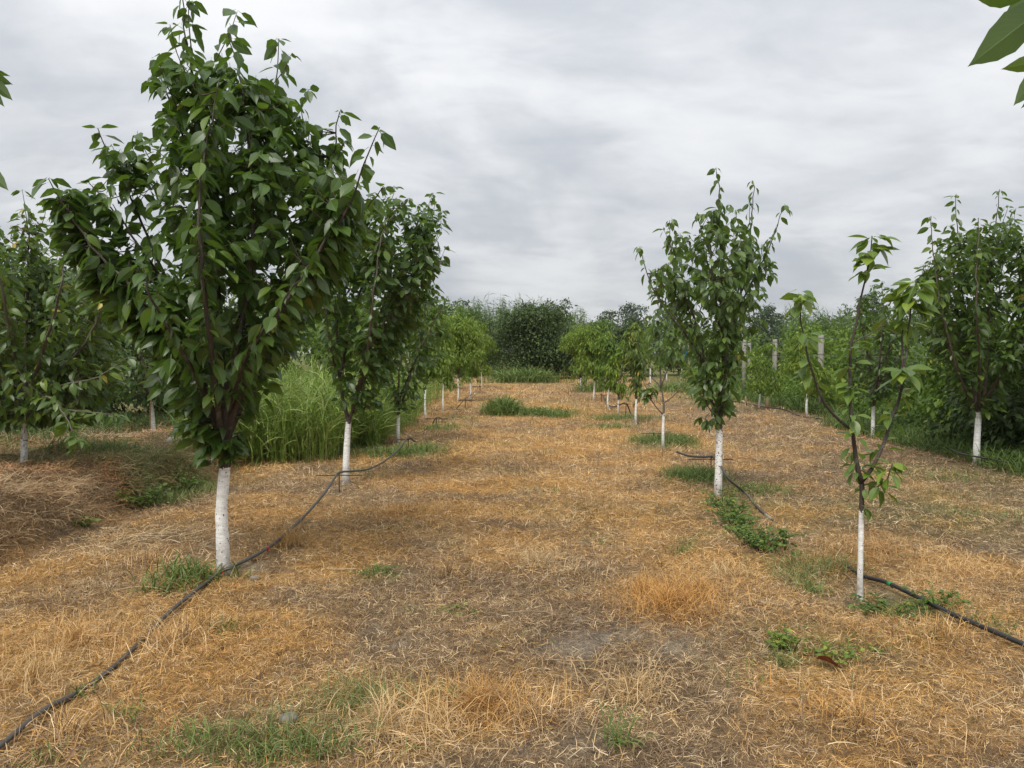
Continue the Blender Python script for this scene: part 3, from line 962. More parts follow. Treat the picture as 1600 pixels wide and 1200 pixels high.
def fine_leaves(mat):
    if mat.name not in FINE_CACHE:
        FINE_CACHE[mat.name] = [mesh_np('leaf', *leaf_template(w, c, f, 15, .2, .035, 'cherry', tw)[:2], None, mat, None, leaf_template(w, c, f, 15, .2, .035, 'cherry', tw)[2]) for w, c, f, tw in ((.165, .05, .22, .1), (.15, .08, .18, -.12), (.17, .03, .12, .1))]
    return FINE_CACHE[mat.name]


def project(p):
    """pixel of points, to find which leaves show largest"""
    c, s = math.cos(PITCH), math.sin(PITCH)
    q = p - np.array([0, 0, CAM_H])
    dep = q[:, 1] * c - q[:, 2] * s
    up = q[:, 1] * s + q[:, 2] * c
    return 800 + FPX * q[:, 0] / dep, 600 - FPX * up / dep, dep


def cherry(label, base, trunk, white, limbs, env, nsh, mat, lsize, seed, name='cherry_tree', group=None, r_trunk=.045, cover=.8, spacing=.042,
           droop=(.25, 1.15), nleaf=300, limb_leaf=.3, templ=None, depth=.95, shoot_len=.62, twig_r=.005, bark=(0.085, 0.066, 0.052), tipdroop=(-.1, .75), limb_spacing=.05, bundles=(), spikes=0, lobes=()):
    """a young fruit tree from its limbs (pixel, pixel, metres nearer or farther than the trunk) and the outline of its crown"""
    rng = np.random.default_rng(seed)
    b = G(*base)
    Y = b.y
    root = thing(name, label, 'tree', b, group)
    cv = lambda p: np.array(P(p[0], p[1], Y + (p[2] if len(p) > 2 else 0)))
    zw = P(white[0], white[1], Y).z if white else -1
    bm_ = bark_mat('bark', zw, bark, cover, seed * 1.7)
    lm_ = bark_mat('limb_bark', -1, bark, cover, seed * 1.7)
    # trunk
    tp = [np.array(b) + np.array((0, 0, -.06))] + [cv(p) for p in trunk]
    tp = catmull(tp, 22)
    tt = np.linspace(0, 1, len(tp))
    rad = r_trunk * (1.0 - .28 * tt + .35 * np.exp(-tt * 14))
    v, q, tr = tube(tp, rad, 12, .10, rng)
    link('trunk', mesh_np('trunk', v, q, tr, bm_), root)
    # envelope
    env2 = list(lobes)
    ez = np.array([cv((0, e[0]))[2] for e in env])
    el = np.array([cv((e[1], e[0]))[0] for e in env]); er = np.array([cv((e[2], e[0]))[0] for e in env])
    o = np.argsort(ez); ez, el, er = ez[o], el[o], er[o]

    samples, stems = [], []
    for L in limbs:
        pts = [cv(p) for p in L['p']]
        n = max(10, int(sum(np.linalg.norm(pts[i + 1] - pts[i]) for i in range(len(pts) - 1)) / .09))
        c = catmull(pts, n)
        jit = rng.normal(0, .008, c.shape); jit[0] = 0
        c = c + jit * np.linspace(0, 1, n)[:, None]
        r0, r1 = L.get('r', (.022, .0035))
        rr = r0 + (r1 - r0) * np.linspace(0, 1, n) ** .8
        v, q, tr = tube(c, rr, 8, .12, rng)
        link('limb', mesh_np('limb', v, q, tr, lm_), root)
        samples.append(c)
        stems.append((c, L.get('leaf', limb_leaf), limb_spacing, L.get('tip', True)))
    S = np.concatenate(samples)
    # side shoots fill the crown outline
    tw = MB()
    zones = [(ez, el, er, nsh, 0.0)]
    for rows_, cnt, ydy in env2:
        qz = np.array([cv((0, e[0]))[2] for e in rows_]); ql = np.array([cv((e[1], e[0]))[0] for e in rows_]); qr = np.array([cv((e[2], e[0]))[0] for e in rows_])
        oo = np.argsort(qz); zones.append((qz[oo], ql[oo], qr[oo], cnt, ydy))
    for qz, ql, qr, cnt, ydy in zones:
        made = 0
        tries = 0
        while made < cnt and tries < cnt * 12:
            tries += 1
            z = rng.uniform(qz[0], qz[-1])
            l, r = np.interp(z, qz, ql), np.interp(z, qz, qr)
            wgt = (r - l) / (qr - ql).max()
            if rng.random() > wgt ** 1.3: continue
            hx = (r - l) / 2; hy = min(max(hx * depth, .12), 1.25)
            a = rng.uniform(0, 2 * math.pi); rr = math.sqrt(rng.uniform(.12, 1))
            tgt = np.array([(l + r) / 2 + math.cos(a) * rr * hx, Y + ydy + math.sin(a) * rr * hy, z])
            d = S - tgt
            dist = np.linalg.norm(d, axis=1); hor = np.hypot(d[:, 0], d[:, 1])
            cost = dist + np.maximum(0, d[:, 2] + .35 * hor) * 2.5 + rng.uniform(0, .12, len(S))
            j = int(np.argmin(cost))
            if dist[j] < .10: continue
            if dist[j] > shoot_len * 2.0: continue
            o = S[j]
            mid = o + (tgt - o) * .5 + np.array([0, 0, -.10 * dist[j]]) + rng.normal(0, .02, 3)
            n = max(4, int(dist[j] / .11))
            c = catmull([o, mid, tgt], n)
            r0 = twig_r * (.7 + .7 * dist[j])
            tw.tube(c, np.linspace(r0, twig_r * .35, n), 4)
            stems.append((c, .12, spacing, True))
            made += 1
    # straight young shoots stand out of the top and sides of the crown
    for i in range(spikes):
        z = ez[0] + (ez[-1] - ez[0]) * rng.uniform(.45, .99)
        l, r = np.interp(z, ez, el), np.interp(z, ez, er)
        hx = (r - l) / 2; hy = min(max(hx * depth, .12), 1.25)
        a = rng.uniform(0, 2 * math.pi); rr = rng.uniform(.7, .95)
        st_ = np.array([(l + r) / 2 + math.cos(a) * rr * hx, Y + math.sin(a) * rr * hy, z])
        j = int(np.argmin(np.linalg.norm(S - st_, axis=1) + np.maximum(0, S[:, 2] - st_[2]) * 2))
        L = rng.uniform(.18, .42)
        e = st_ + np.array([math.cos(a) * .42 * L * rng.uniform(.3, 1.2), math.sin(a) * .42 * L, L])
        c = catmull([S[j], S[j] * .4 + st_ * .6 + (0, 0, -.03), st_ * .5 + e * .5, e], 14)
        tw.tube(c, np.linspace(twig_r * 1.1, twig_r * .4, 14), 5)
        stems.append((c, .25, spacing * 1.15, True))
    if tw.V:
        tag(link('twigs', tw.mesh('twigs', M_TWIG), root), kind='stuff')
    # leaves
    pos, dr, rl, sz = [], [], [], []
    for c, t0, sp, tip in stems:
        seg = np.linalg.norm(np.diff(c, axis=0), axis=1); cum = np.concatenate([[0], np.cumsum(seg)])
        L = cum[-1]
        s0 = t0 * L
        if t0 >= 1: continue
        ds = np.arange(s0, L, sp); ds = np.append(ds, [L, L - .008, L - .016] if tip else [])
        if not len(ds): continue
        ds = np.clip(ds + rng.normal(0, sp * .2, len(ds)), 0, L)
        T = np.gradient(c, axis=0); T /= np.linalg.norm(T, axis=1)[:, None]
        phi = rng.uniform(0, 6.28)
        for s in ds:
            p = np.array([np.interp(s, cum, c[:, k]) for k in range(3)])
            tg = np.array([np.interp(s, cum, T[:, k]) for k in range(3)])
            phi += 2.4 + rng.normal(0, .25)
            a = np.cross(tg, (0.3, .2, 1)); a /= np.linalg.norm(a); bb = np.cross(tg, a)
            outw = a * math.cos(phi) + bb * math.sin(phi)
            neartip = max(0, 1 - (L - s) / .22)
            h = outw + tg * (.35 + .5 * neartip)
            hh = np.array([h[0], h[1], 0]); hh /= np.linalg.norm(hh) + 1e-6
            d_ = rng.uniform(*droop) * (1 - neartip) + rng.uniform(*tipdroop) * neartip
            dd = hh * math.cos(d_) + np.array([0, 0, -math.sin(d_)]) + rng.normal(0, .22, 3)
            size = lsize * rng.uniform(.5, 1.14) * (1 - .38 * max(0, 1 - (L - s) / .05) * rng.random())
            pos.append(p + (outw * .6 + hh * .4) * size * .2); dr.append(dd); rl.append(rng.normal(0, .58)); sz.append(size)
    for (bx, by, bdy, n, rad, ls) in bundles:
        cpt = cv((bx, by, bdy))
        n = int(n * (1.35 if by < 500 else 1.7 if by < 680 else 1.25)); ls = ls * .9; rad = rad * 1.7
        for i in range(n):
            a = rng.uniform(0, 6.28); d_ = rng.uniform(-.25, 1.0)
            dd = np.array([math.cos(a) * math.cos(d_), math.sin(a) * math.cos(d_), -math.sin(d_)])
            pos.append(cpt + dd * .035 + np.array([0, 0, rng.uniform(-rad, rad * .6)])); dr.append(dd); rl.append(rng.normal(0, .3)); sz.append(ls * rng.uniform(.75, 1.15))
    pos, dr, rl, sz = np.array(pos), np.array(dr), np.array(rl), np.array(sz)
    R = frames(dr, rl)
    u, w_, dep = project(pos)
    vis = (u > -30) & (u < 1630) & (w_ > -30)
    score = sz / dep * np.where(vis, 1, .01) * (1 - .35 * (dep - Y) / 1.2)
    order = np.argsort(-score)
    own = order[:nleaf]; rest = order[nleaf:]
    me = leaf_meshes(mat)
    for i in own:
        ob = bpy.data.objects.new('leaf', me[int(rng.integers(len(me)))])
        col.objects.link(ob)
        ob.parent = root
        mw = Matrix([[*(R[i][0] * sz[i]), pos[i][0] - b.x], [*(R[i][1] * sz[i]), pos[i][1] - b.y], [*(R[i][2] * sz[i]), pos[i][2] - b.z], [0, 0, 0, 1]])
        ob.matrix_local = mw
    if len(rest):
        v, q, uv, rn = scatter(templ or CHERRY_MID, pos[rest], R[rest], sz[rest], rng.random(len(rest)))
        tag(link('foliage', mesh_np('foliage', v, q, None, mat, {'rnd': rn}, uv), root), kind='stuff')
    return root


def LB(p, r=(.022, .0035), **k):
    return dict(p=p, r=r, **k)


# A: the big tree on the left
cherry('biggest cherry tree, dark green, its thick white trunk beside the hose on the left', (350, 896),
       [(348, 850), (346, 800), (350, 745), (353, 705), (346, 670)], (350, 728),
       [LB([(347, 690), (346, 560, 0), (335, 400, 0), (312, 250, .05), (298, 120, 0), (284, -25, 0)], (.030, .003), leaf=.15),
        LB([(335, 400, 0), (318, 260, -.1), (303, 130, -.05), (293, -5, -.05)], (.012, .003), leaf=.2),
        LB([(350, 690), (368, 560, -.25), (392, 420, -.35), (392, 280, -.3), (380, 150, -.25), (360, 50, -.2)], (.026, .003), leaf=.15),
        LB([(352, 690), (400, 580, .2), (450, 450, .3), (485, 330, .3), (520, 240, .25), (530, 172, .2)], (.026, .003), leaf=.15),
        LB([(352, 682), (395, 570, -.3), (460, 450, -.45), (545, 320, -.4), (592, 198, -.4)], (.024, .003), leaf=.2),
        LB([(352, 660), (385, 560, -.5), (430, 490, -.65), (480, 420, -.7)], (.018, .003), leaf=.2),
        LB([(346, 690), (312, 580, .1), (268, 460, .2), (205, 310, .15), (150, 198, .1)], (.024, .003), leaf=.2),
        LB([(344, 680), (295, 560, -.2), (215, 460, -.3), (130, 370, -.3), (74, 278, -.3)], (.022, .003), leaf=.25),
        LB([(344, 664), (290, 560, -.5), (240, 470, -.75), (222, 412, -.8)], (.017, .003), leaf=.2),
        LB([(348, 690), (362, 560, .4), (390, 400, .65), (420, 240, .6), (437, 66, .4)], (.024, .003), leaf=.15),
        LB([(346, 690), (332, 560, -.5), (315, 420, -.75), (315, 280, -.7), (345, 120, -.5)], (.022, .003), leaf=.15),
        LB([(346, 680), (300, 600, .3), (230, 500, .5), (170, 400, .5), (120, 330, .4)], (.02, .003), leaf=.2),
        LB([(352, 680), (405, 560, .5), (480, 440, .8), (570, 330, .7), (598, 290, .6)], (.02, .003), leaf=.2),
        LB([(268, 460, .2), (222, 390, 0), (180, 330, 0), (140, 285, 0)], (.012, .003), leaf=.1),
        LB([(298, 240, .05), (272, 180, 0), (250, 120, 0), (238, 128, 0)], (.008, .003), leaf=.1)],
       [(92, 280, 318), (122, 265, 425), (160, 248, 462), (200, 242, 488), (250, 246, 525), (300, 252, 556), (350, 262, 572), (400, 264, 562), (450, 246, 525), (500, 236, 485), (560, 240, 446), (620, 258, 416), (680, 300, 386), (726, 322, 368)],
       470, M_CHERRY, .145, 11, r_trunk=.046, spacing=.038, cover=.65, spikes=15, lobes=[([(300, 95, 150), (330, 98, 190), (370, 108, 212), (410, 120, 226), (450, 150, 236), (490, 190, 246), (530, 216, 256)], 95, -.1), ([(215, 150, 185), (245, 152, 222), (290, 170, 240)], 18, .1)], limb_leaf=.1, limb_spacing=.032, bark=(0.062, 0.051, 0.044))

# B: second in the left row
cherry('dark cherry tree forking above its white trunk, crossed rods at its foot', (540, 757),
       [(541, 720), (543, 680), (545, 652)], (543, 660),
       [LB([(544, 656), (532, 605, 0), (527, 545, -.1), (530, 450, -.15), (545, 350, 0), (560, 285, 0)], (.025, .003), leaf=.3),
        LB([(546, 656), (562, 605, 0), (582, 520, 0), (620, 430, 0), (660, 375, 0), (693, 330, 0)], (.022, .003), leaf=.3),
        LB([(562, 605, 0), (590, 520, -.3), (640, 460, -.4), (680, 420, -.3)], (.016, .003), leaf=.2),
        LB([(530, 590, 0), (555, 480, .3), (590, 380, .4), (618, 292, .3)], (.020, .003), leaf=.2),
        LB([(530, 590, 0), (515, 540, -.4), (508, 480, -.5), (502, 440, -.5)], (.014, .003), leaf=.2),
        LB([(556, 620, 0), (575, 540, -.5), (585, 450, -.7), (600, 360, -.6), (640, 308, -.4)], (.020, .003), leaf=.2),
        LB([(560, 610, 0), (600, 540, .4), (640, 450, .5), (670, 380, .4), (668, 318, .3)], (.018, .003), leaf=.2),
        LB([(532, 605, 0), (545, 520, .5), (570, 420, .7), (580, 320, .6)], (.018, .003), leaf=.2)],
       [(305, 575, 640), (330, 555, 675), (355, 540, 695), (390, 520, 700), (430, 505, 690), (480, 500, 668), (520, 503, 645), (560, 508, 628), (600, 518, 612), (630, 530, 590)],
       400, M_CHERRY, .138, 12, r_trunk=.042, spacing=.045, cover=.67, spikes=12)

# C
cherry('small dark cherry, third in the left row, short white trunk against tall grass', (622, 691),
       [(622, 665), (623, 642), (624, 632)], (622, 648),
       [LB([(623, 638), (614, 600, 0), (608, 530, 0), (622, 450, 0)], (.03, .004), leaf=.3), LB([(625, 638), (640, 590, 0), (660, 510, 0), (668, 432, 0)], (.026, .004), leaf=.3),
        LB([(624, 625), (650, 560, -.4), (680, 500, -.5), (702, 462, -.5)], (.02, .004), leaf=.2), LB([(623, 630), (625, 560, -.5), (640, 480, -.6)], (.02, .004), leaf=.2), LB([(623, 630), (600, 580, .3), (590, 520, .4)], (.02, .004), leaf=.2)],
       [(432, 640, 675), (460, 600, 700), (500, 588, 712), (550, 584, 700), (590, 586, 672), (615, 592, 658), (638, 605, 645)],
       190, M_CHERRY, .135, 13, r_trunk=.033, spacing=.06, templ=CHERRY_LO, cover=.66)

# D: sparse young tree, nearest on the right
cherry('sparse young cherry with three bare limbs and leaf tufts, beside the thick black hose', (1344, 936),
       [(1344, 900), (1345, 850), (1346, 795), (1347, 762), (1345, 745)], (1346, 798),
       [LB([(1346, 755), (1338, 720, 0), (1333, 680, 0), (1330, 640, 0), (1328, 580, .05), (1330, 540, .05), (1340, 480, .05), (1352, 430, .05), (1366, 366, .05)], (.0165, .0035), leaf=.985),
        LB([(1333, 672, 0), (1310, 655, 0), (1290, 630, -.05), (1272, 590, -.1), (1262, 560, -.1), (1255, 515, -.1), (1249, 462, -.1)], (.011, .0035), leaf=.985),
        LB([(1346, 752), (1360, 735, 0), (1378, 700, .05), (1395, 650, .1), (1407, 610, .1), (1412, 580, .1), (1416, 540, .1), (1422, 495, .1), (1432, 432, .1)], (.0145, .0035), leaf=.985),
        LB([(1411, 585, .1), (1409, 540, .15), (1410, 500, .15), (1412, 462, .15)], (.007, .003), leaf=.85),
        LB([(1350, 775), (1370, 762, -.05), (1384, 748, -.08), (1392, 724, -.1)], (.007, .003), leaf=.3),
        LB([(1331, 537, .05), (1358, 522, .1), (1385, 500, .2)], (.005, .0025), leaf=.7)],
       [(520, 1300, 1350), (600, 1310, 1410), (680, 1320, 1420), (740, 1335, 1400), (780, 1338, 1385)],
       0, M_CHERRY_D, .135, 14, r_trunk=.0185, spacing=.05, cover=.69, bark=(0.06, 0.048, 0.042), tipdroop=(-.3, .8),
       bundles=[(1366, 368, .05, 6, .02, .15), (1360, 392, .05, 9, .03, .15), (1355, 415, .05, 7, .02, .13), (1249, 460, -.1, 8, .03, .145), (1250, 475, -.1, 4, .02, .12),
                (1432, 440, .1, 10, .03, .17), (1426, 468, .1, 9, .04, .16), (1420, 500, .1, 5, .03, .13), (1412, 578, .1, 10, .02, .16), (1405, 612, .1, 5, .03, .13), (1412, 462, .15, 6, .03, .13),
                (1393, 655, .1, 6, .04, .12), (1380, 695, .05, 7, .05, .12), (1365, 728, .02, 7, .04, .12), (1352, 755, 0, 4, .03, .10), (1347, 792, 0, 4, .02, .11),
                (1330, 640, 0, 6, .04, .115), (1333, 680, 0, 6, .05, .115), (1340, 715, 0, 5, .04, .11), (1329, 600, .05, 6, .04, .115), (1328, 570, .05, 5, .03, .11), (1331, 540, .05, 5, .03, .11), (1337, 735, 0, 4, .03, .1),
                (1262, 555, -.1, 6, .03, .125), (1268, 580, -.1, 6, .03, .12), (1257, 525, -.1, 5, .03, .115), (1276, 600, -.1, 3, .02, .1), (1392, 728, -.1, 7, .03, .12), (1378, 752, -.08, 5, .03, .11)])

# E
cherry('upright cherry tree with speckled white trunk and narrow vase crown, second in the right row', (1122, 776),
       [(1123, 720), (1124, 680), (1124, 650), (1127, 610), (1133, 570)], (1123, 672),
       [LB([(1132, 580), (1132, 520, 0), (1128, 450, 0), (1125, 380, 0), (1123, 310, 0), (1121, 262, 0)], (.024, .003), leaf=.15, tip=True),
        LB([(1122, 660), (1110, 620, 0), (1102, 570, 0), (1086, 500, 0), (1065, 450, 0), (1050, 400, 0), (1046, 345, 0)], (.020, .003), leaf=.05),
        LB([(1102, 570, 0), (1070, 520, -.2), (1030, 470, -.25), (1010, 425, -.2), (1000, 384, -.2)], (.013, .003), leaf=.1),
        LB([(1132, 575, 0), (1150, 490, .1), (1166, 420, .15), (1174, 350, .1), (1178, 282, .1)], (.018, .003), leaf=.15),
        LB([(1150, 490, .1), (1180, 430, 0), (1205, 380, 0), (1226, 322, 0)], (.013, .003), leaf=.2),
        LB([(1128, 480, 0), (1112, 430, .25), (1097, 380, .3), (1091, 332, .25)], (.013, .003), leaf=.1),
        LB([(1130, 560, 0), (1120, 480, -.35), (1110, 410, -.45), (1108, 350, -.4)], (.015, .003), leaf=.1),
        LB([(1130, 540, 0), (1150, 470, .45), (1160, 400, .55), (1150, 330, .4)], (.015, .003), leaf=.1),
        LB([(1124, 650, 0), (1135, 620, -.15), (1142, 590, -.2)], (.008, .003), leaf=.1), LB([(1123, 655, 0), (1110, 640, -.15), (1096, 620, -.2)], (.008, .003), leaf=.1)],
       [(318, 1105, 1150), (345, 1085, 1185), (375, 1055, 1205), (410, 1025, 1212), (445, 1012, 1208), (480, 1025, 1195), (520, 1045, 1178), (560, 1064, 1165), (600, 1076, 1155), (640, 1085, 1148), (668, 1095, 1142)],
       225, M_CHERRY_E, .124, 15, r_trunk=.038, spacing=.046, cover=.61, droop=(.45, 1.3), tipdroop=(.2, 1.2), bark=(0.07, 0.058, 0.05), spikes=8)

# F
cherry('thin cherry sapling with bare spreading branches and few leaves, third in the right row', (1036, 700),
       [(1036, 670), (1037, 645), (1037, 628)], (1037, 648),
       [LB([(1036, 648), (1022, 632, 0), (1013, 616, 0), (1004, 592, 0)], (.013, .004), leaf=.99, tip=False), LB([(1037, 632), (1033, 606, 0), (1015, 586, 0), (1003, 560, 0)], (.016, .004), leaf=.8),
        LB([(1033, 606), (1031, 570, 0), (1029, 530, 0), (1030, 482, 0)], (.017, .004), leaf=.55), LB([(1037, 630), (1055, 616, 0), (1066, 598, 0), (1071, 588, 0)], (.012, .004), leaf=.99, tip=False),
        LB([(1033, 604), (1043, 576, 0), (1050, 545, 0), (1051, 505, 0)], (.012, .004), leaf=.5)],
       [(482, 1018, 1042), (500, 1004, 1058), (530, 998, 1068), (560, 1000, 1068)],
       34, M_CHERRY_E, .14, 16, r_trunk=.024, spacing=.075, droop=(.6, 1.35), tipdroop=(.4, 1.2), bark=(0.12, 0.105, 0.09), shoot_len=.9,
       bundles=[(1012, 612, 0, 16, .06, .15), (1020, 605, 0, 8, .04, .14)])

# G
cherry('tall bushy cherry tree with white trunk in green grass at the right edge', (1526, 726),
       [(1526, 700), (1528, 665), (1529, 640)], (1528, 645),
       [LB([(1529, 645), (1520, 600, 0), (1510, 520, 0), (1500, 430, 0), (1492, 305, 0)], (.03, .004), leaf=.2), LB([(1530, 645), (1540, 600, 0), (1545, 500, .1), (1550, 400, .1), (1562, 296, .1)], (.03, .004), leaf=.2),
        LB([(1528, 640), (1500, 590, -.3), (1475, 500, -.5), (1462, 420, -.5), (1452, 338, -.4)], (.024, .004), leaf=.2), LB([(1530, 640), (1565, 580, 0), (1590, 500, 0), (1605, 420, 0), (1612, 350, 0)], (.024, .004), leaf=.2),
        LB([(1529, 640), (1530, 560, -.6), (1525, 460, -.9), (1530, 340, -.7)], (.024, .004), leaf=.2), LB([(1529, 640), (1545, 560, .6), (1560, 460, .9), (1580, 340, .7)], (.024, .004), leaf=.2),
        LB([(1528, 640), (1490, 560, .4), (1455, 500, .5), (1440, 440, .5)], (.02, .004), leaf=.2), LB([(1530, 640), (1580, 560, -.5), (1620, 480, -.6), (1640, 400, -.6)], (.02, .004), leaf=.2)],
       [(345, 1490, 1580), (375, 1462, 1610), (405, 1448, 1635), (450, 1436, 1650), (500, 1436, 1645), (550, 1456, 1625), (600, 1484, 1590), (640, 1505, 1560)],
       540, M_CHERRY_E, .145, 17, r_trunk=.048, spacing=.05, cover=.7, templ=CHERRY_LO, spikes=14)

# G2
cherry('round cherry tree with white trunk seen behind the sparse young tree on the right', (1364, 684),
       [(1364, 660), (1365, 636), (1366, 620)], (1365, 634),
       [LB([(1366, 630), (1360, 580, 0), (1350, 520, 0), (1345, 470, 0)], (.03, .004)), LB([(1366, 630), (1380, 570, 0), (1400, 510, 0), (1412, 455, 0)], (.03, .004)), LB([(1366, 630), (1375, 560, -.5), (1380, 490, -.6), (1378, 440, -.5)], (.024, .004)),
        LB([(1366, 630), (1390, 580, .5), (1420, 540, .6), (1432, 490, .6)], (.02, .004)), LB([(1366, 625), (1345, 585, .4), (1330, 550, .5)], (.02, .004))],
       [(440, 1365, 1400), (470, 1338, 1425), (510, 1328, 1440), (560, 1328, 1440), (600, 1338, 1420), (628, 1350, 1390)],
       170, M_CHERRY, .135, 18, r_trunk=.036, spacing=.065, templ=CHERRY_LO)

# H: on the bank at the left edge
cherry('broad cherry with some yellow leaves on the bank at the left edge', (37, 727),
       [(38, 700), (38, 665), (39, 640)], (38, 655),
       [LB([(39, 650), (40, 580, 0), (42, 480, 0), (45, 400, 0), (42, 328, 0)], (.03, .004), leaf=.2), LB([(39, 650), (80, 600, -.2), (130, 540, -.4), (165, 470, -.4), (180, 420, -.3)], (.024, .004), leaf=.2),
        LB([(40, 640), (90, 605, -.5), (150, 590, -.8), (203, 556, -.9)], (.018, .004), leaf=.2), LB([(40, 645), (90, 640, -.5), (150, 645, -.8), (185, 650, -.9)], (.014, .004), leaf=.2),
        LB([(38, 650), (0, 590, -.2), (-50, 520, -.3), (-90, 440, -.3)], (.024, .004)), LB([(38, 650), (-20, 620, -.4), (-70, 590, -.6)], (.02, .004)), LB([(39, 640), (20, 540, -.7), (0, 440, -1.0), (-10, 380, -.9)], (.022, .004)),
        LB([(39, 640), (70, 540, -.7), (95, 450, -1.0), (100, 400, -.9)], (.022, .004), leaf=.2), LB([(39, 640), (70, 540, .6), (110, 450, .8), (130, 400, .7)], (.022, .004)), LB([(39, 640), (10, 540, .6), (-30, 450, .8)], (.022, .004)),
        LB([(40, 640), (75, 620, -.9), (105, 655, -1.2), (122, 690, -1.3)], (.012, .004), leaf=.3)],
       [(330, 32, 52), (370, 5, 80), (410, -50, 130), (450, -90, 165), (500, -110, 185), (550, -110, 192), (600, -95, 185), (640, -70, 165), (668, -40, 130)],
       560, M_CHERRY_H, .135, 19, r_trunk=.036, spacing=.055, templ=CHERRY_LO, bark=(0.1, 0.085, 0.07), cover=.6, spikes=14, bundles=[(122, 688, -1.3, 10, .05, .12), (108, 665, -1.2, 8, .05, .12)])

# I
cherry('dark cherry tree with short white trunk on the earthy hump behind the bank', (241, 681),
       [(239, 655), (237, 632), (237, 618)], (237, 628),
       [LB([(237, 625), (225, 570, 0), (205, 510, 0), (190, 450, 0)], (.03, .004)), LB([(238, 625), (250, 570, 0), (275, 510, 0), (290, 460, 0)], (.03, .004)), LB([(238, 620), (240, 540, -.5), (245, 470, -.6), (240, 420, -.5)], (.026, .004)),
        LB([(237, 620), (200, 580, -.4), (160, 560, -.5)], (.02, .004)), LB([(238, 620), (280, 580, .4), (310, 550, .5)], (.02, .004)), LB([(238, 620), (230, 540, .6), (220, 460, .8)], (.02, .004))],
       [(425, 215, 260), (460, 180, 295), (500, 160, 312), (550, 152, 318), (590, 165, 312), (620, 190, 290)],
       170, M_CHERRY, .13, 20, r_trunk=.034, spacing=.065, templ=CHERRY_LO)
# its thin supporting cane leans beside the trunk
g = G(236, 683)
cane = MB().tube(catmull([np.array(g) + (0, 0, -.05), np.array(P(235, 650, g.y)), np.array(P(236, 622, g.y))], 8), np.full(8, .012), 6).mesh('cane', M_WOOD)
tag(link('support_cane', cane), 'thin pale cane beside the short white trunk on the hump', 'cane')

# trees of both rows beside the photographer: only their outer leaves reach the picture
def side_tree(label, base, h, sprays, seed, mat, side):
    rng = np.random.default_rng(seed)
    b = Vector((base[0], base[1], float(gz(*base))))
    root = thing('cherry_tree', label, 'tree', b)
    bm_ = bark_mat('bark', b.z + .72, seed=seed)
    bx = np.array(b)
    c = catmull([bx + (0, 0, -.06), bx + (.02, 0, .4), bx + (-.01, .02, .8), bx + (0, 0, 1.0)], 14)
    link('trunk', MB().tube(c, np.linspace(.055, .042, 14), 12, .1, rng).mesh('trunk', bm_), root)
    pos, dr, sz = [], [], []
    tips = [bx + np.array((side * .55, -.3, h * .72)), bx + np.array((side * .35, .45, h * .8)), bx + np.array((side * .1, -.1, h)), bx + np.array((side * .75, .05, h * .6)), bx + np.array((side * .3, -.6, h * .7)), bx + np.array((side * .45, .1, h * .9))]
    for tp in tips:
        c = catmull([bx + (0, 0, .9), bx * .5 + tp * .5 + (side * .12, 0, -.1), tp], 16)
        link('limb', MB().tube(c, np.linspace(.024, .004, 16), 8, .1, rng).mesh('limb', bm_), root)
        for k in range(26):
            i = int(rng.integers(5, 16)); a = rng.uniform(0, 6.28); d_ = rng.uniform(.1, 1.1)
            dd = np.array([math.cos(a) * math.cos(d_), math.sin(a) * math.cos(d_), -math.sin(d_)])
            if side * dd[0] < -.15: dd[0] *= -1
            pos.append(c[i] + dd * .05); dr.append(dd); sz.append(.14 * rng.uniform(.7, 1.1))
    for (start, tip, leaves) in sprays:
        tip = np.array(tip); st = bx + np.array((0, 0, start))
        c = catmull([st, st * .45 + tip * .55 + (0, 0, .12), tip], 16)
        link('limb', MB().tube(c, np.linspace(.014, .003, 16), 8, .1, rng).mesh('limb', bm_), root)
        for (p0, d0, s0) in leaves:
            d0 = np.array(d0, float); d0 /= np.linalg.norm(d0)
            pos.append(np.array(p0)); dr.append(d0); sz.append(s0)
    pos, dr, sz = np.array(pos), np.array(dr), np.array(sz)
    R = frames(dr, rng.normal(0, .35, len(pos)))
    nsp = sum(len(sp_[2]) for sp_ in sprays)
    for i in range(len(pos) - nsp, len(pos)):       # outer leaves hang with their undersides showing to the alley
        d0 = dr[i] / np.linalg.norm(dr[i]); nn = np.array([side * .1, .85, .5]) + rng.normal(0, .12, 3)
        nn = nn - d0 * nn.dot(d0); nn /= np.linalg.norm(nn)
        R[i] = np.stack([np.cross(d0, nn), d0, nn], -1)
    me = fine_leaves(mat)
    for i in range(len(pos)):
        ob = bpy.data.objects.new('leaf', me[int(rng.integers(len(me)))])
        col.objects.link(ob); ob.parent = root
        ob.matrix_local = Matrix([[*(R[i][0] * sz[i]), pos[i][0] - b.x], [*(R[i][1] * sz[i]), pos[i][1] - b.y], [*(R[i][2] * sz[i]), pos[i][2] - b.z], [0, 0, 0, 1]])
    return root


def LF(a, b, Ya, Yb):
    """a leaf from base pixel to tip pixel"""
    p, q = P(*a, Ya), P(*b, Yb)
    return (tuple(p), tuple(q - p), (q - p).length)


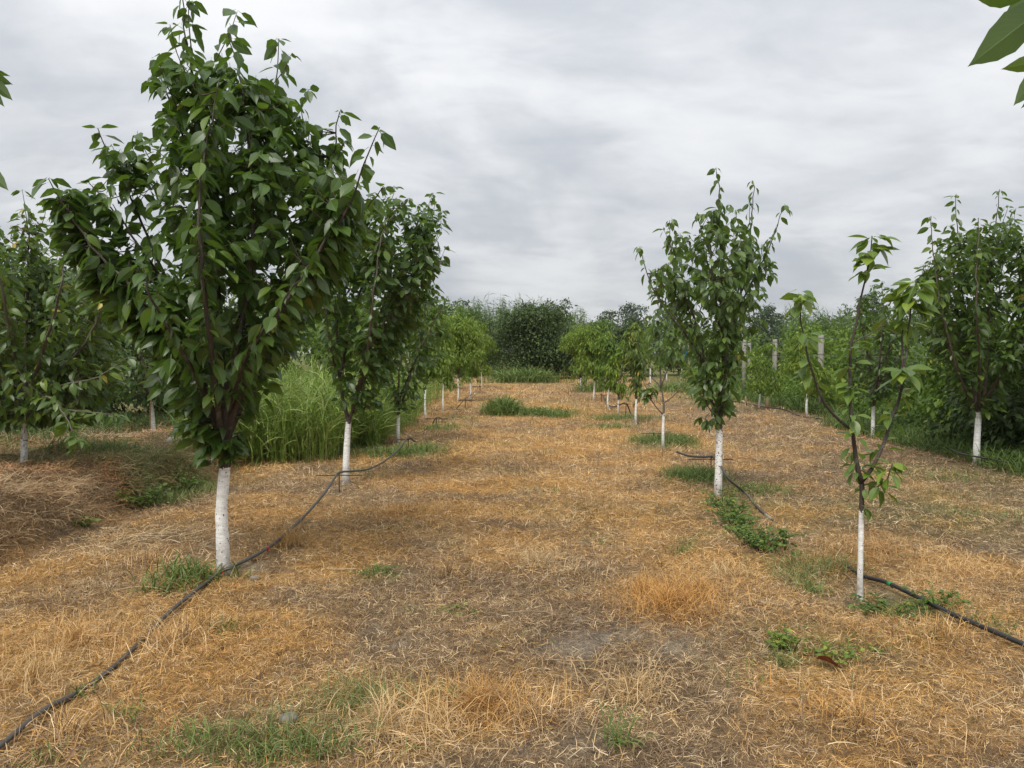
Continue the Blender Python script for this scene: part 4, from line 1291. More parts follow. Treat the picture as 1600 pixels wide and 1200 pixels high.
Yr = 1.75
side_tree('near cherry tree whose large leaves hang into the upper right corner', (2.55, 1.55), 3.9,
          [(1.0, P(1640, -10, Yr), [LF((1640, 5, ), (1506, 106), Yr, Yr - .04), LF((1625, -25), (1555, 60), Yr + .05, Yr + .03), LF((1650, 90), (1561, 108), Yr, Yr + .02), LF((1640, 100), (1574, 168), Yr + .03, Yr), LF((1610, -12), (1520, -2), Yr, Yr - .03), LF((1660, 110), (1592, 170), Yr, Yr + .05), LF((1660, -20), (1700, 80), Yr, Yr)])],
          31, M_CHERRY_E, 1)
Yl = 2.6
side_tree('near cherry tree whose leaf tips show at the left edge', (-3.05, 2.0), 3.8,
          [(1.0, P(-40, 105, Yl), [LF((-22, 118), (23, 158), Yl, Yl), LF((-30, 112), (22, 132), Yl, Yl), LF((-25, 130), (10, 168), Yl, Yl), LF((-25, 108), (18, 118), Yl, Yl + .04)]), (1.0, P(-45, 250, Yl), [LF((-28, 255), (16, 299), Yl, Yl), LF((-50, 300), (2, 322), Yl, Yl)])],
          32, M_CHERRY, -1)


# ------------------------------------------------------------------ background trees and bushes
def crown_mesh(name, lobes, n, size, mat, rng, templ, droop=(.0, 1.2), shell=.55):
    """leaves spread through overlapping lobes (centre, radii); clumped, open at the edge"""
    vol = np.array([l[1][0] * l[1][1] * l[1][2] for l in lobes]) ** .75; vol /= vol.sum()
    P_, D_, S_, N_ = [], [], [], []
    for (c, r), f in zip(lobes, vol):
        k = max(8, int(n * f))
        ncl = max(5, k // 16)
        d = rng.normal(0, 1, (ncl, 3)); d /= np.linalg.norm(d, axis=1)[:, None]
        d[:, 2] = np.where(d[:, 2] < -.5, -d[:, 2], d[:, 2])
        rad = (shell + (1 - shell) * rng.random(ncl) ** .6) * rng.uniform(.8, 1.14, ncl)
        cc = np.array(c) + d * rad[:, None] * np.array(r)
        w = rng.integers(0, ncl, k)
        rr = np.array(r).mean() * .26
        p = cc[w] + rng.normal(0, rr, (k, 3)) * np.array([1, 1, .75])
        out = d[w] + rng.normal(0, .7, (k, 3)); h = out[:, :2] / (np.linalg.norm(out[:, :2], axis=1)[:, None] + 1e-6)
        dr = rng.uniform(*droop, k)
        P_.append(p); D_.append(np.stack([h[:, 0] * np.cos(dr), h[:, 1] * np.cos(dr), -np.sin(dr)], 1)); S_.append(size * rng.uniform(.6, 1.25, k))
        N_.append(np.clip(rng.random(ncl)[w] * .62 + rng.random() * .12 + rng.random(k) * .25, 0, .995))
    P_, D_, S_ = np.concatenate(P_), np.concatenate(D_), np.concatenate(S_)
    P_[:, 2] = np.maximum(P_[:, 2], gz(P_[:, 0], P_[:, 1]) + .03)
    R = frames(D_, rng.normal(0, .6, len(P_)))
    v, q, uv, rn = scatter(templ, P_, R, S_, np.concatenate(N_))
    return mesh_np(name, v, q, None, mat, {'rnd': rn}, uv)


def bg_tree(name, label, base_px, Y, crown_box, n, size, mat, seed, templ=(DIAM,), group=None, white=None, trunk_r=.04, lobes_n=7, cat='tree', droop=(0, 1.2), depth=None, shell=.5, vase=False):
    """a tree whose crown fills the box (left, right, top, bottom pixels) at Y metres"""
    rng = np.random.default_rng(seed)
    b = P(base_px[0], base_px[1], Y); b.z = float(gz(b.x, b.y))
    root = thing(name, label, cat, b, group)
    l, r, t_, bo = crown_box
    A, B_ = np.array(P(l, bo, Y)), np.array(P(r, t_, Y))
    w, h = B_[0] - A[0], B_[2] - A[2]
    dpt = depth or w
    cen = np.array([(A[0] + B_[0]) / 2, Y, (A[2] + B_[2]) / 2])
    bark = bark_mat('bark', b.z + white, (0.1, 0.085, 0.07), .85, seed) if white else M_BARKFAR
    tp = [np.array(b) + (0, 0, -.06), np.array(b) * .5 + np.array([cen[0], Y, A[2]]) * .5 + (rng.normal(0, .02), 0, 0), np.array([cen[0] * .6 + b.x * .4, Y, A[2] + h * .12])]
    if tp[1][2] < b.z: tp[1][2] = b.z + .05
    if tp[2][2] < b.z + .15: tp[2][2] = b.z + .3
    c = catmull(tp, 10)
    link('trunk', MB().tube(c, np.linspace(trunk_r * 1.15, trunk_r * .75, 10), 8, .1, rng).mesh('trunk', bark), root)
    lobes, tips = [], []
    for i in range(lobes_n):
        zz = (i + .5) / lobes_n
        wf = (.55 + .45 * math.sin(math.pi * min(1, zz * .95 + .08))) if not vase else (.42 + .58 * zz if zz < .75 else .85)
        a = rng.uniform(0, 6.28) if i else 0
        off = rng.uniform(.12, .46) * wf
        lr = rng.uniform(.24, .36) * wf
        cc = cen + np.array([math.cos(a + i * 2.4) * off * w, math.sin(a + i * 2.4) * off * dpt, (zz - .5) * h * .82])
        lobes.append((cc, (lr * w, lr * dpt, max(.15 * h, lr * h * .55))))
        tips.append(cc)
    lm = MB()
    for tp_ in tips:
        cc = catmull([c[-1], c[-1] * .5 + tp_ * .5 + (0, 0, -.05 * h), tp_], 7)
        lm.tube(cc, np.linspace(trunk_r * .5, trunk_r * .12, 7), 5)
    tag(link('limbs', lm.mesh('limbs', M_BARKFAR), root), kind='stuff')
    link('crown', crown_mesh('crown', lobes, n, size, mat, rng, list(templ), droop, shell), root)
    return root


def Yg(py):
    return G(800, py).y


# young peach trees farther down the left row
for i, (bp, box, mat, n, lab) in enumerate((
        ((666, 655), (628, 702, 462, 612), M_PEACH, 1500, 'leafy young tree with thin white trunk, fourth in the left row'),
        ((693, 642), (664, 722, 488, 612), M_PEACH, 1300, 'young peach tree with thin dark trunk whitened below, fifth in the left row'),
        ((715, 629), (690, 742, 492, 604), M_PEACH, 1200, 'young peach tree with forked white trunk, sixth in the left row'),
        ((733, 623), (708, 764, 496, 602), M_PEACH, 1300, 'bright peach tree with leaning white trunk, seventh in the left row'),
        ((752, 606), (728, 776, 500, 592), M_PEACH, 1300, 'small peach tree at the far end of the left row'))):
    bg_tree('peach_tree', lab, bp, Yg(bp[1]), box, int(n * 2.3), .15, mat, 100 + i, LANCE_T, 'young trees far down the left row', .72, .026, 9, droop=(.3, 1.3), vase=True)
for i, (bp, box, mat, n, wh, tr, lab) in enumerate((
        ((994, 664), (975, 1014, 505, 640), M_PEACH_Y, 520, .75, .026, 'thin peach tree with yellowing leaves and white trunk, fourth in the right row'),
        ((965, 648), (950, 985, 530, 632), M_PEACH, 420, .35, .02, 'slim dark stemmed sapling beside the yellowing tree in the right row'),
        ((952, 640), (930, 972, 528, 616), M_MID, 800, .6, .024, 'dull green sapling with pale trunk in the right row'),
        ((927, 627), (900, 962, 512, 606), M_PEACH, 1500, .75, .03, 'bright peach tree with straight white trunk in the right row'),
        ((908, 611), (880, 934, 508, 602), M_PEACH, 1600, .7, .034, 'bright peach tree with leaning white trunk at the far end of the right row'))):
    bg_tree('peach_tree', lab, bp, Yg(bp[1]), box, int(n * 2.3), .15, mat, 120 + i, LANCE_T, 'young trees far down the right row', wh, tr, 9, droop=(.4, 1.35), vase=True)
# saplings in the next rows
for i, (bp, Y, box, mat, n, wh, lab) in enumerate((
        ((1262, 655), 18.2, (1228, 1296, 525, 628), M_PEACH, 900, .55, 'pale sapling with thin white stem in front of the concrete posts'),
        ((1187, 640), 20.5, (1162, 1216, 535, 626), M_PEACH, 900, .5, 'feathery sapling left of the short cut post by the vines'),
        ((1018, 602), 34, (996, 1034, 498, 584), M_PEACH, 700, .8, 'young tree behind the bare sapling, left of three'),
        ((1042, 594), 40, (1024, 1062, 500, 584), M_MID, 700, .8, 'young tree behind the bare sapling, middle of three'),
        ((1062, 592), 42, (1046, 1090, 498, 586), M_PEACH, 800, .9, 'young tree behind the bare sapling, right of three'))):
    bg_tree('young_tree', lab, bp, Y, box, int(n * 2.6), .12, mat, 140 + i, LANCE_T, None, wh, .03, 7, droop=(.3, 1.3))

# the dark wall of trees behind the left row
for i, (bp, Y, box, mat, n, sz, lab) in enumerate((
        ((-60, 690), 13.2, (-220, 60, 372, 688), M_DARK, 4200, .12, 'dense dark tree at the left edge behind the yellow leaved cherry'),
        ((110, 680), 14.4, (0, 215, 402, 678), M_DARK, 5200, .12, 'dense dark tree in the gap between the two cherries on the bank'),
        ((300, 665), 16.0, (190, 372, 412, 664), M_DARK, 4000, .12, 'dense dark tree behind the big cherry trunk on the left'),
        ((420, 640), 18.0, (335, 505, 440, 650), M_MID, 3400, .13, 'mid green tree rising behind the tall grass'),
        ((515, 630), 21.0, (450, 575, 452, 634), M_MID, 3000, .13, 'mid green tree farther back behind the tall grass'),
        ((590, 625), 25.0, (540, 650, 462, 620), M_MID, 2600, .14, 'mid green tree behind the second and third cherry trunks'),
        ((655, 612), 31.0, (615, 712, 466, 606), M_MID, 2400, .16, 'mid green tree showing behind the peach trees of the left row'))):
    bg_tree('orchard_tree', lab, bp, Y, box, int(n * 1.9), sz, mat, 160 + i, BLOB_T, 'trees behind the left row', None, .07, 11)

for i, (bp, Y, box, n, lab) in enumerate((((240, 662), 17.2, (165, 330, 545, 664), 4200, 'dark low bush behind the short white trunk on the hump'), ((60, 690), 12.9, (-30, 150, 590, 692), 3600, 'dark low bush behind the trunk at the left edge'), ((385, 650), 18.5, (318, 460, 560, 652), 3200, 'dark low bush behind the tall grass'))):
    bg_tree('low_bush', lab, bp, Y, box, n, .11, M_DARK, 180 + i, BLOB_T, 'low bushes behind the left row', None, .04, 12, 'bush')

# the big dark bush at the end of the alley, with reeds and trees behind it
bg_tree('large_bush', 'large dark rounded bush closing the far end of the alley', (842, 592), 44, (764, 908, 478, 592), 34000, .15, M_DARK, 190, (DIAM,), None, None, .12, 26, 'bush', depth=5, shell=.35)
for i, (bp, Y, box, mat, n, sz, lab) in enumerate((
        ((715, 596), 50, (672, 772, 478, 596), M_MID, 3200, .24, 'green bush left of the large dark bush, behind the peach trees'),
        ((925, 592), 52, (888, 968, 502, 592), M_MID, 2600, .24, 'green bush right of the large dark bush'),
        ((985, 592), 48, (946, 1030, 500, 592), M_DARK, 2600, .22, 'dark bush behind the yellowing peach tree'),
        ((1060, 590), 50, (1020, 1104, 508, 590), M_DARK, 2600, .22, 'dark bush behind the bare sapling'),
        ((1125, 595), 46, (1085, 1172, 512, 596), M_MID, 2600, .22, 'green bush behind the upright cherry tree'))):
    bg_tree('thicket_bush', lab, bp, Y, box, int(n * 3.2), sz * .72, mat, 200 + i, (DIAM,), 'bushes at the end of the rows', None, .08, 18, 'bush')
for i, (bp, Y, box, n, sz, lab) in enumerate((
        ((668, 590), 75, (630, 700, 456, 560), 1500, .45, 'far tree at the left end of the skyline gap'),
        ((718, 590), 80, (700, 738, 464, 540), 700, .4, 'narrow dark far tree left of the reeds'),
        ((873, 590), 85, (842, 908, 468, 545), 1300, .45, 'open far tree just right of the large dark bush'),
        ((952, 580), 150, (922, 975, 484, 560), 1300, .75, 'low rounded far tree in the skyline dip'),
        ((990, 580), 145, (958, 1018, 471, 560), 1700, .75, 'tall far tree left of the upright cherry crown'),
        ((1030, 580), 150, (1005, 1075, 480, 560), 1500, .75, 'far tree hidden partly by the upright cherry crown'),
        ((1188, 580), 120, (1155, 1216, 472, 560), 1900, .6, 'rounded far tree right of the upright cherry crown'),
        ((1235, 580), 125, (1205, 1262, 482, 560), 1500, .6, 'lower far tree above the concrete posts'),
        ((1300, 580), 120, (1255, 1330, 494, 560), 1500, .6, 'low far tree above the vines'),
        ((1366, 580), 95, (1338, 1398, 455, 545), 1700, .5, 'far tree behind the central limb of the sparse young tree'),
        ((1320, 580), 95, (1306, 1332, 474, 540), 350, .4, 'small thin far tree on the right skyline'),
        ((1450, 580), 100, (1400, 1520, 478, 560), 1700, .5, 'far tree hidden behind the bushy cherry on the right'),
        ((560, 590), 80, (500, 640, 470, 560), 1700, .45, 'far tree behind the second cherry crown'))):
    bg_tree('far_tree', lab, bp, Y, box, int(n * 2.0), sz * .66, M_FAR, 220 + i, (DIAM,), 'trees on the skyline', None, .2, 16, depth=None, shell=.35)
# a far belt of woodland closes the horizon all round
rng = np.random.default_rng(77)
lob = []
for a in np.linspace(-1.35, 1.35, 64):
    d = 230 + rng.uniform(-25, 40)
    h = rng.uniform(5.5, 10)
    lob.append((np.array([math.sin(a) * d, math.cos(a) * d, h * .5]), (rng.uniform(7, 12), 6, h * .55)))
tag(link('far_wood', crown_mesh('far_wood', lob, 20000, 1.4, M_FAR, rng, [DIAM], shell=.3)), 'distant belt of woodland along the horizon', 'wood', kind='stuff')

# giant reeds behind the bush
parts_r = []


def reeds(name, label, pxs, Y, n, hpx, seed, spread=2.0, group=None, leaf=.6):
    rng = np.random.default_rng(seed)
    V, Qd, RN, n0 = [], [], [], 0
    Pp, Dd, Ss = [], [], []
    st = MB()
    for i in range(n):
        px = rng.uniform(*pxs); y = Y + rng.uniform(-spread, spread)
        top = P(px, hpx + rng.normal(7, 10), y); b = Vector((top.x, y, float(gz(top.x, y))))
        h = top.z - b.z
        c = catmull([np.array(b), np.array(b) + (rng.normal(0, .04), 0, h * .6), np.array(b) + (rng.normal(0, .18), rng.normal(0, .1), h)], 5)
        st.tube(c, np.linspace(.014, .006, 5), 4)
        for k in range(int(h / .26)):
            f = .25 + .75 * (k + rng.random()) / (h / .26)
            if f > 1: continue
            p = np.array([np.interp(f, np.linspace(0, 1, 5), c[:, j]) for j in range(3)])
            a = rng.uniform(0, 6.28); e = rng.uniform(-.7, .9)
            Pp.append(p); Dd.append((math.cos(a) * math.cos(e), math.sin(a) * math.cos(e), math.sin(e))); Ss.append(leaf * rng.uniform(.6, 1.2))
        if rng.random() < .16:
            for k in range(9):
                a = rng.uniform(-.6, .6)
                Pp.append(c[-1] - np.array([0, 0, .05 * k])); Dd.append((math.sin(a), .2, math.cos(a))); Ss.append(.28)
    Pp, Dd, Ss = np.array(Pp), np.array(Dd), np.array(Ss)
    root = thing(name, label, 'reeds', (float(Pp[:, 0].mean()), Y, 0), group)
    link('stems', st.mesh('stems', M_REED), root)['kind'] = 'stuff'
    R = frames(Dd, rng.normal(0, .5, len(Pp)))
    v, q, uv, rn = scatter([folded(.05, .01, .3)], Pp, R, Ss, rng.random(len(Pp)))
    o = link('blades', mesh_np('blades', v, q, None, M_REED, {'rnd': rn}, uv), root)
    o['kind'] = 'stuff'
    return root


reeds('reed_stand', 'stand of tall reeds rising above the large dark bush', (735, 860), 49, 230, 476, 301)
reeds('reed_stand', 'clump of reeds left of the dark bush among far trees', (690, 770), 54, 150, 488, 302)
reeds('reed_stand', 'thin reeds right of the dark bush on the skyline', (865, 915), 50, 70, 488, 303)
reeds('reed_stand', 'reeds standing above the vines on the right', (1225, 1335), 34, 150, 490, 304, 2.5)

# ------------------------------------------------------------------ the vine row on the right
for i, (Y, x, box_h, n, mat, lab) in enumerate((
        (10.2, 8.35, 2.1, 4200, M_DARK, 'dense dark bramble thicket at the right edge under the bushy cherry'),
        (12.2, 8.9, 2.7, 4200, M_MID, 'bramble thicket directly behind the bushy cherry trunk'),
        (14.6, 9.3, 2.6, 4200, M_VINE, 'bright green bramble thicket left of the bushy cherry trunk'),
        (17.2, 9.7, 2.7, 4000, M_DARK, 'vine thicket behind the round cherry on the right'),
        (20.0, 9.9, 2.7, 4000, M_VINE, 'vine thicket around the nearest concrete post'),
        (23.2, 10.3, 2.7, 3600, M_MID, 'vine thicket between the nearest two concrete posts'),
        (27.0, 10.7, 2.7, 3200, M_VINE, 'vine thicket behind the second concrete post'),
        (31.5, 11.1, 2.6, 3000, M_DARK, 'vine thicket around the farthest concrete posts'),
        (37.0, 11.6, 2.6, 2600, M_MID, 'vine thicket at the far end of the post row'))):
    rng = np.random.default_rng(400 + i)
    b = Vector((x, Y, float(gz(x, Y))))
    root = thing('vine_thicket', lab, 'thicket', b, 'vine thickets along the right side')
    st = MB(); lobes = []
    for k in range(9):
        dx, dy = rng.uniform(-.9, .9), rng.uniform(-1.6, 1.6)
        top = np.array([x + dx, Y + dy, b.z + rng.uniform(.45, 1) * box_h * .85])
        lobes.append((top - (0, 0, .2), (rng.uniform(.45, .8), rng.uniform(.5, .9), rng.uniform(.35, .6))))
        lobes.append((np.array([x + dx * 1.1 - .2, Y + dy, b.z + .45]), (.7, .8, .5)))
        c = catmull([np.array([x + dx * .4, Y + dy * .5, b.z - .05]), np.array([x + dx * .6, Y + dy * .7, b.z + .8]), top], 8)
        st.tube(c, np.linspace(.018, .006, 8), 5)
    link('stems', st.mesh('stems', M_TWIG), root)['kind'] = 'stuff'
    link('crown', crown_mesh('crown', lobes, int(n * 1.45), .122 + .003 * Y / 3, mat, rng, BLOB_T, (0, 1.2), .25), root)
# low leafy weeds along its foot
ORD = 'first second third fourth fifth sixth seventh eighth ninth tenth eleventh twelfth thirteenth fourteenth fifteenth sixteenth'.split()
for i in range(16):
    Y = 9.5 + i * 1.75; x = 7.35 + .03 * Y + RNG.uniform(-.25, .45)
    rng = np.random.default_rng(450 + i)
    b = Vector((x, Y, float(gz(x, Y))))
    root = thing('weed_clump', 'knee high leafy weeds by the vines, ' + ORD[i] + ' clump from the right edge', 'weeds', b, 'weed clumps along the vines')
    hh = rng.uniform(.45, 1.0)
    st = MB()
    for k in range(7):
        st.tube(catmull([np.array(b) + (rng.normal(0, .1), rng.normal(0, .1), -.03), np.array(b) + (rng.normal(0, .3), rng.normal(0, .3), hh * rng.uniform(.6, 1))], 4), np.linspace(.006, .003, 4), 4)
    link('stems', st.mesh('stems', M_REED), root)['kind'] = 'stuff'
    link('foliage', crown_mesh('foliage', [(np.array(b) + (0, 0, hh * .45), (.5, .65, hh * .5)), (np.array(b) + (rng.uniform(-.3, .3), .3, hh * .6), (.35, .4, hh * .4))], 900, .10, M_VINE if i % 3 else M_MID, rng, BLOB_T + LANCE_T, (-.4, 1.0), .2), root)['kind'] = 'stuff'

# concrete trellis posts and their wires
posts = [(1283, 523, 19.4), (1211, 530, 23.2), (1163, 531, 26.6), (1171, 536, 31.0)]
plabs = ['nearest and thickest of the pale concrete posts in the vines', 'second concrete post from the right, in the vines', 'third concrete post, farthest left in the vines', 'far concrete post just right of the leftmost one']
tops = []
for (px, py, Y), lab in zip(posts, plabs):
    t_ = P(px, py, Y); b = Vector((t_.x, Y, float(gz(t_.x, Y))))
    tops.append(np.array(t_))
    root = thing('concrete_post', lab, 'post', b, 'concrete posts of the vine row')
    h = t_.z - b.z
    link('shaft', MB().box((b.x, Y, b.z + h / 2 - .1), (.115, .105, h + .2), .2 + .1 * RNG.random(), .9).mesh('shaft', M_CONC, False), root)
    m = MB()
    for f in (.45, .75, .96):
        m.box((b.x, Y, b.z + h * f), (.122, .112, .006), .25)
    link('wire_tie', m.mesh('wire_tie', M_WIRE, False), root)
for k, f in enumerate((.12, .9)):
    pts = [tp - np.array([.09, 0, f * .55 + .05]) for tp in tops]
    pts.sort(key=lambda p: p[1])
    pts = [pts[0] + (-.35, -6, 0)] + pts
    tag(link('trellis_wire', MB().tube(catmull(pts, 26), np.full(26, .004), 5).mesh('trellis_wire', M_WIRE)), ['upper', 'lower'][k] + ' trellis wire strung along the concrete posts', 'wire')
# short cut post at the edge of the mown ground
b = G(1198, 640)
root = thing('wooden_stump_post', 'short cut pale post at the foot of the second concrete post', 'post', b)
hh = P(1198, 622, b.y).z - b.z
link('shaft', MB().tube(np.array([np.array(b) + (0, 0, -.05), np.array(b) + (.005, 0, hh * .5), np.array(b) + (0, 0, hh)]), [.05, .048, .046], 10, .1, np.random.default_rng(3)).mesh('shaft', M_WOOD), root)
b = G(1165, 633)
tag(link('wooden_peg', MB().tube(np.array([np.array(b) + (0, 0, -.05), np.array(b) + (.01, 0, .14), np.array(b) + (0, 0, .24)]), [.03, .028, .022], 8, .15, np.random.default_rng(4)).mesh('wooden_peg', M_WOOD)), 'thin pale peg left of the short cut post', 'peg')
# pale hoop of pipe behind the bushy cherry
Yh = 15.6
c = catmull([np.array(P(1439, 545, Yh)), np.array(P(1439, 526, Yh)), np.array(P(1443, 520, Yh)), np.array(P(1447, 526, Yh)), np.array(P(1447, 545, Yh))], 16)
c = np.concatenate([[np.array([c[0][0], Yh, -.05])], c, [np.array([c[-1][0], Yh, -.05])]])
tag(link('pipe_hoop', MB().tube(c, np.full(len(c), .010), 6).mesh('pipe_hoop', M_PIPE)), 'pale bent pipe hoop in the thicket left of the bushy cherry', 'pipe')
# something blue far behind the upright cherry
b = G(1070, 600)
b = Vector((P(1071, 560, 36).x, 36, 0))
root = thing('plastic_sheet', 'blue plastic sheet hung on a pole behind the upright cherry', 'sheet', b)
link('pole', MB().tube(np.array([np.array(b) + (.14, 0, -.05), np.array(b) + (.14, 0, 1.9)]), [.025, .02], 6).mesh('pole', M_WOOD), root)
xx, zz = np.meshgrid(np.linspace(-.16, .13, 9), np.linspace(1.2, 1.85, 9))
yy = .05 * np.sin(xx * 24 + zz * 3) + .02
sv = np.stack([b.x + xx.ravel(), b.y - .03 + yy.ravel(), zz.ravel()], 1)
ii = np.arange(81).reshape(9, 9)
sq = np.stack([ii[:-1, :-1], ii[:-1, 1:], ii[1:, 1:], ii[1:, :-1]], -1).reshape(-1, 4)
link('sheet', MB().add(sv, sq).add(sv + (0, .006, 0), sq[:, ::-1]).mesh('sheet', M_BLUE), root)

# ------------------------------------------------------------------ irrigation hoses and their rod stakes
def on_ground(px, py, up=0.026):
    g = G(px, py)
    return np.array(g) + (0, 0, up)


def hose(label, pts, r, mat=M_HOSE, n=90, drip=(), dmat=M_RED, coupling=None):
    c = catmull(pts, n)
    m = MB().tube(c, np.full(n, r), 10)
    loc = Vector(c[0])
    root = thing('irrigation_hose', label, 'hose', loc, None)
    link('pipe', m.mesh('pipe', mat), root)
    for (px, py) in drip:
        u, w, _ = project(c)
        i = int(np.argmin((u - px) ** 2 + (w - py) ** 2))
        p = c[i]; tg = c[min(i + 1, n - 1)] - c[max(i - 1, 0)]; tg /= np.linalg.norm(tg)
        d = MB()
        d.tube(np.array([p + (0, 0, .2 * r), p + (.008, -.012, -r * .9), p + (.010, -.020, -r * 1.6)]), [r * .95, r * .8, r * .35], 9)
        d.tube(np.array([p - tg * .016, p + tg * .016]), [r * 1.16, r * 1.16], 10)
        link('dripper', d.mesh('dripper', dmat), root)
    if coupling:
        i = coupling
        link('coupling', MB().tube(c[-i:-2], np.full(i - 2, r * 1.12), 10).mesh('coupling', M_CONC), root)
    return root


def rod_stake(label, foot, top_py, bar, r=.006):
    b = G(*foot)
    t_ = np.array(P(foot[0], top_py, b.y))
    root = thing('rod_stake', label, 'stake', b, 'rod stakes carrying the hoses')
    link('post', MB().tube(np.array([np.array(b) + (0, 0, -.08), t_]), [r, r], 8).mesh('post', M_RUST), root)
    b0, b1 = np.array(P(bar[0], top_py + 1, b.y)), np.array(P(bar[1], top_py + 1, b.y + .04))
    link('crossbar', MB().tube(np.array([b0 + (0, -r * 1.6, -.004), b1 + (0, -r * 1.6, -.004)]), [r * .9, r * .9], 8).mesh('crossbar', M_RUST), root)
    link('tie', MB().tube(np.array([t_ + (0, 0, -.015), t_ + (0, 0, .006)]), [r * 1.8, r * 1.8], 8).mesh('tie', M_WIRE), root)
    return t_, b


tA, bA = rod_stake('rusty rod stake with crossbar at the foot of the second cherry on the left', (530, 769), 741, (494, 566))
tC, bC = rod_stake('rod stake with crossbar right of the third cherry on the left', (638, 706), 685, (620, 642), .008)
tC2, bC2 = rod_stake('rod stake with crossbar at the edge of the tall grass', (682, 668), 653, (664, 700), .009)
tC3, bC3 = rod_stake('rod stake with crossbar beside the leaning white trunk far left', (727, 637), 624, (716, 742), .011)
tC4, bC4 = rod_stake('farthest rod stake of the left row', (750, 613), 603, (738, 752), .014)
A_ = G(352, 896)
hose('long black hose running past the big white trunk and up the left row',
     [on_ground(-60, 1225), on_ground(5, 1172), on_ground(70, 1118), on_ground(130, 1080, .008), on_ground(200, 1030), on_ground(262, 966), on_ground(318, 918, .02), on_ground(345, 900, .035), np.array(P(362, 886, 5.22)), np.array(P(420, 855, 5.72)), np.array(P(470, 812, 6.68)),
      np.array(P(505, 773, 7.6)), np.array(P(524, 745, 8.3)), np.array(P(531, 738, tA[1])), np.array(P(552, 736, tA[1] + .35)), np.array(P(575, 733, 9.5)), np.array(P(600, 721, 10.2)), np.array(P(622, 703, 11.1)), np.array(P(638, 684, tC[1])), np.array(P(650, 690, 12.6)), np.array(P(664, 684, 14)), np.array(P(674, 668, 15.5)),
      np.array(P(682, 652, tC2[1])), np.array(P(697, 655, 18)), np.array(P(712, 640, 20.5)), np.array(P(727, 623, tC3[1])), np.array(P(740, 614, 27)), np.array(P(750, 602, tC4[1]))],
     .0118, M_HOSE_DUSTY, 200, [(350, 897), (418, 858)])
tE, bE = rod_stake('rusty rod stake with crossbar beside the speckled trunk on the right', (1111, 745), 716, (1076, 1145))
tF, bF = rod_stake('rod stake with crossbar left of the bare sapling', (1021, 690), 676, (1001, 1040), .007)
tF2, bF2 = rod_stake('rod stake with crossbar between the far saplings of the right row', (978, 652), 630, (962, 992), .009)
tF3, bF3 = rod_stake('far rod stake with crossbar right of the straight white peach trunk', (940, 628), 616, (928, 955), .012)
hose('black hose end hooked over the rod stake by the speckled trunk', [np.array(P(1058, 706, 9.3)), np.array(P(1075, 712, 9.0)), np.array(P(1098, 714, 8.75)), np.array(P(1114, 714, tE[1])), np.array(P(1126, 728, 8.0)), np.array(P(1140, 750, 7.75)), on_ground(1165, 778, .05), on_ground(1188, 800, .02), on_ground(1213, 817, .0)], .0125, M_HOSE_DUSTY, 60, coupling=6)
hose('thick black hose from the sparse young tree to the right edge', [on_ground(1318, 880, -.01), on_ground(1336, 895, .01), on_ground(1352, 908, .03), on_ground(1385, 922, .05), on_ground(1430, 944, .05), on_ground(1480, 968, .045), on_ground(1540, 993, .04), on_ground(1600, 1019, .04), on_ground(1680, 1052, .03)], .0135, M_HOSE, 70, [(1388, 924)], M_GREENP)
hose('black hose lying in front of the bushy cherry trunk at the right edge', [on_ground(1405, 694, .03), on_ground(1440, 700, .05), on_ground(1470, 703, .07), np.array(P(1500, 708, 10.3)), np.array(P(1540, 716, 10.0)), np.array(P(1580, 723, 9.8)), np.array(P(1640, 730, 9.6))], .012, M_HOSE, 50)
hose('black hose along the edge of the vines behind the saplings', [on_ground(1140, 628, .05), np.array(P(1170, 631, 22)), np.array(P(1195, 636, 20.2)), np.array(P(1225, 640, 19.2)), np.array(P(1250, 650, 18)), np.array(P(1285, 655, 17)), on_ground(1320, 668, .02)], .016, M_HOSE, 50)
hose('short black hose arching over the green bank on the left', [on_ground(112, 712, .0), on_ground(135, 698, .04), np.array(P(158, 684, 10.9)), np.array(P(175, 681, 11.3)), on_ground(200, 688, .0)], .014, M_HOSE, 30)
hose('black hose sagging between the far saplings of the right row', [on_ground(998, 664, .02), on_ground(986, 650, .05), np.array(P(978, 630, tF2[1])), np.array(P(965, 634, 19)), np.array(P(952, 634, 20.5)), np.array(P(940, 615, tF3[1]))], .016, M_HOSE, 40)

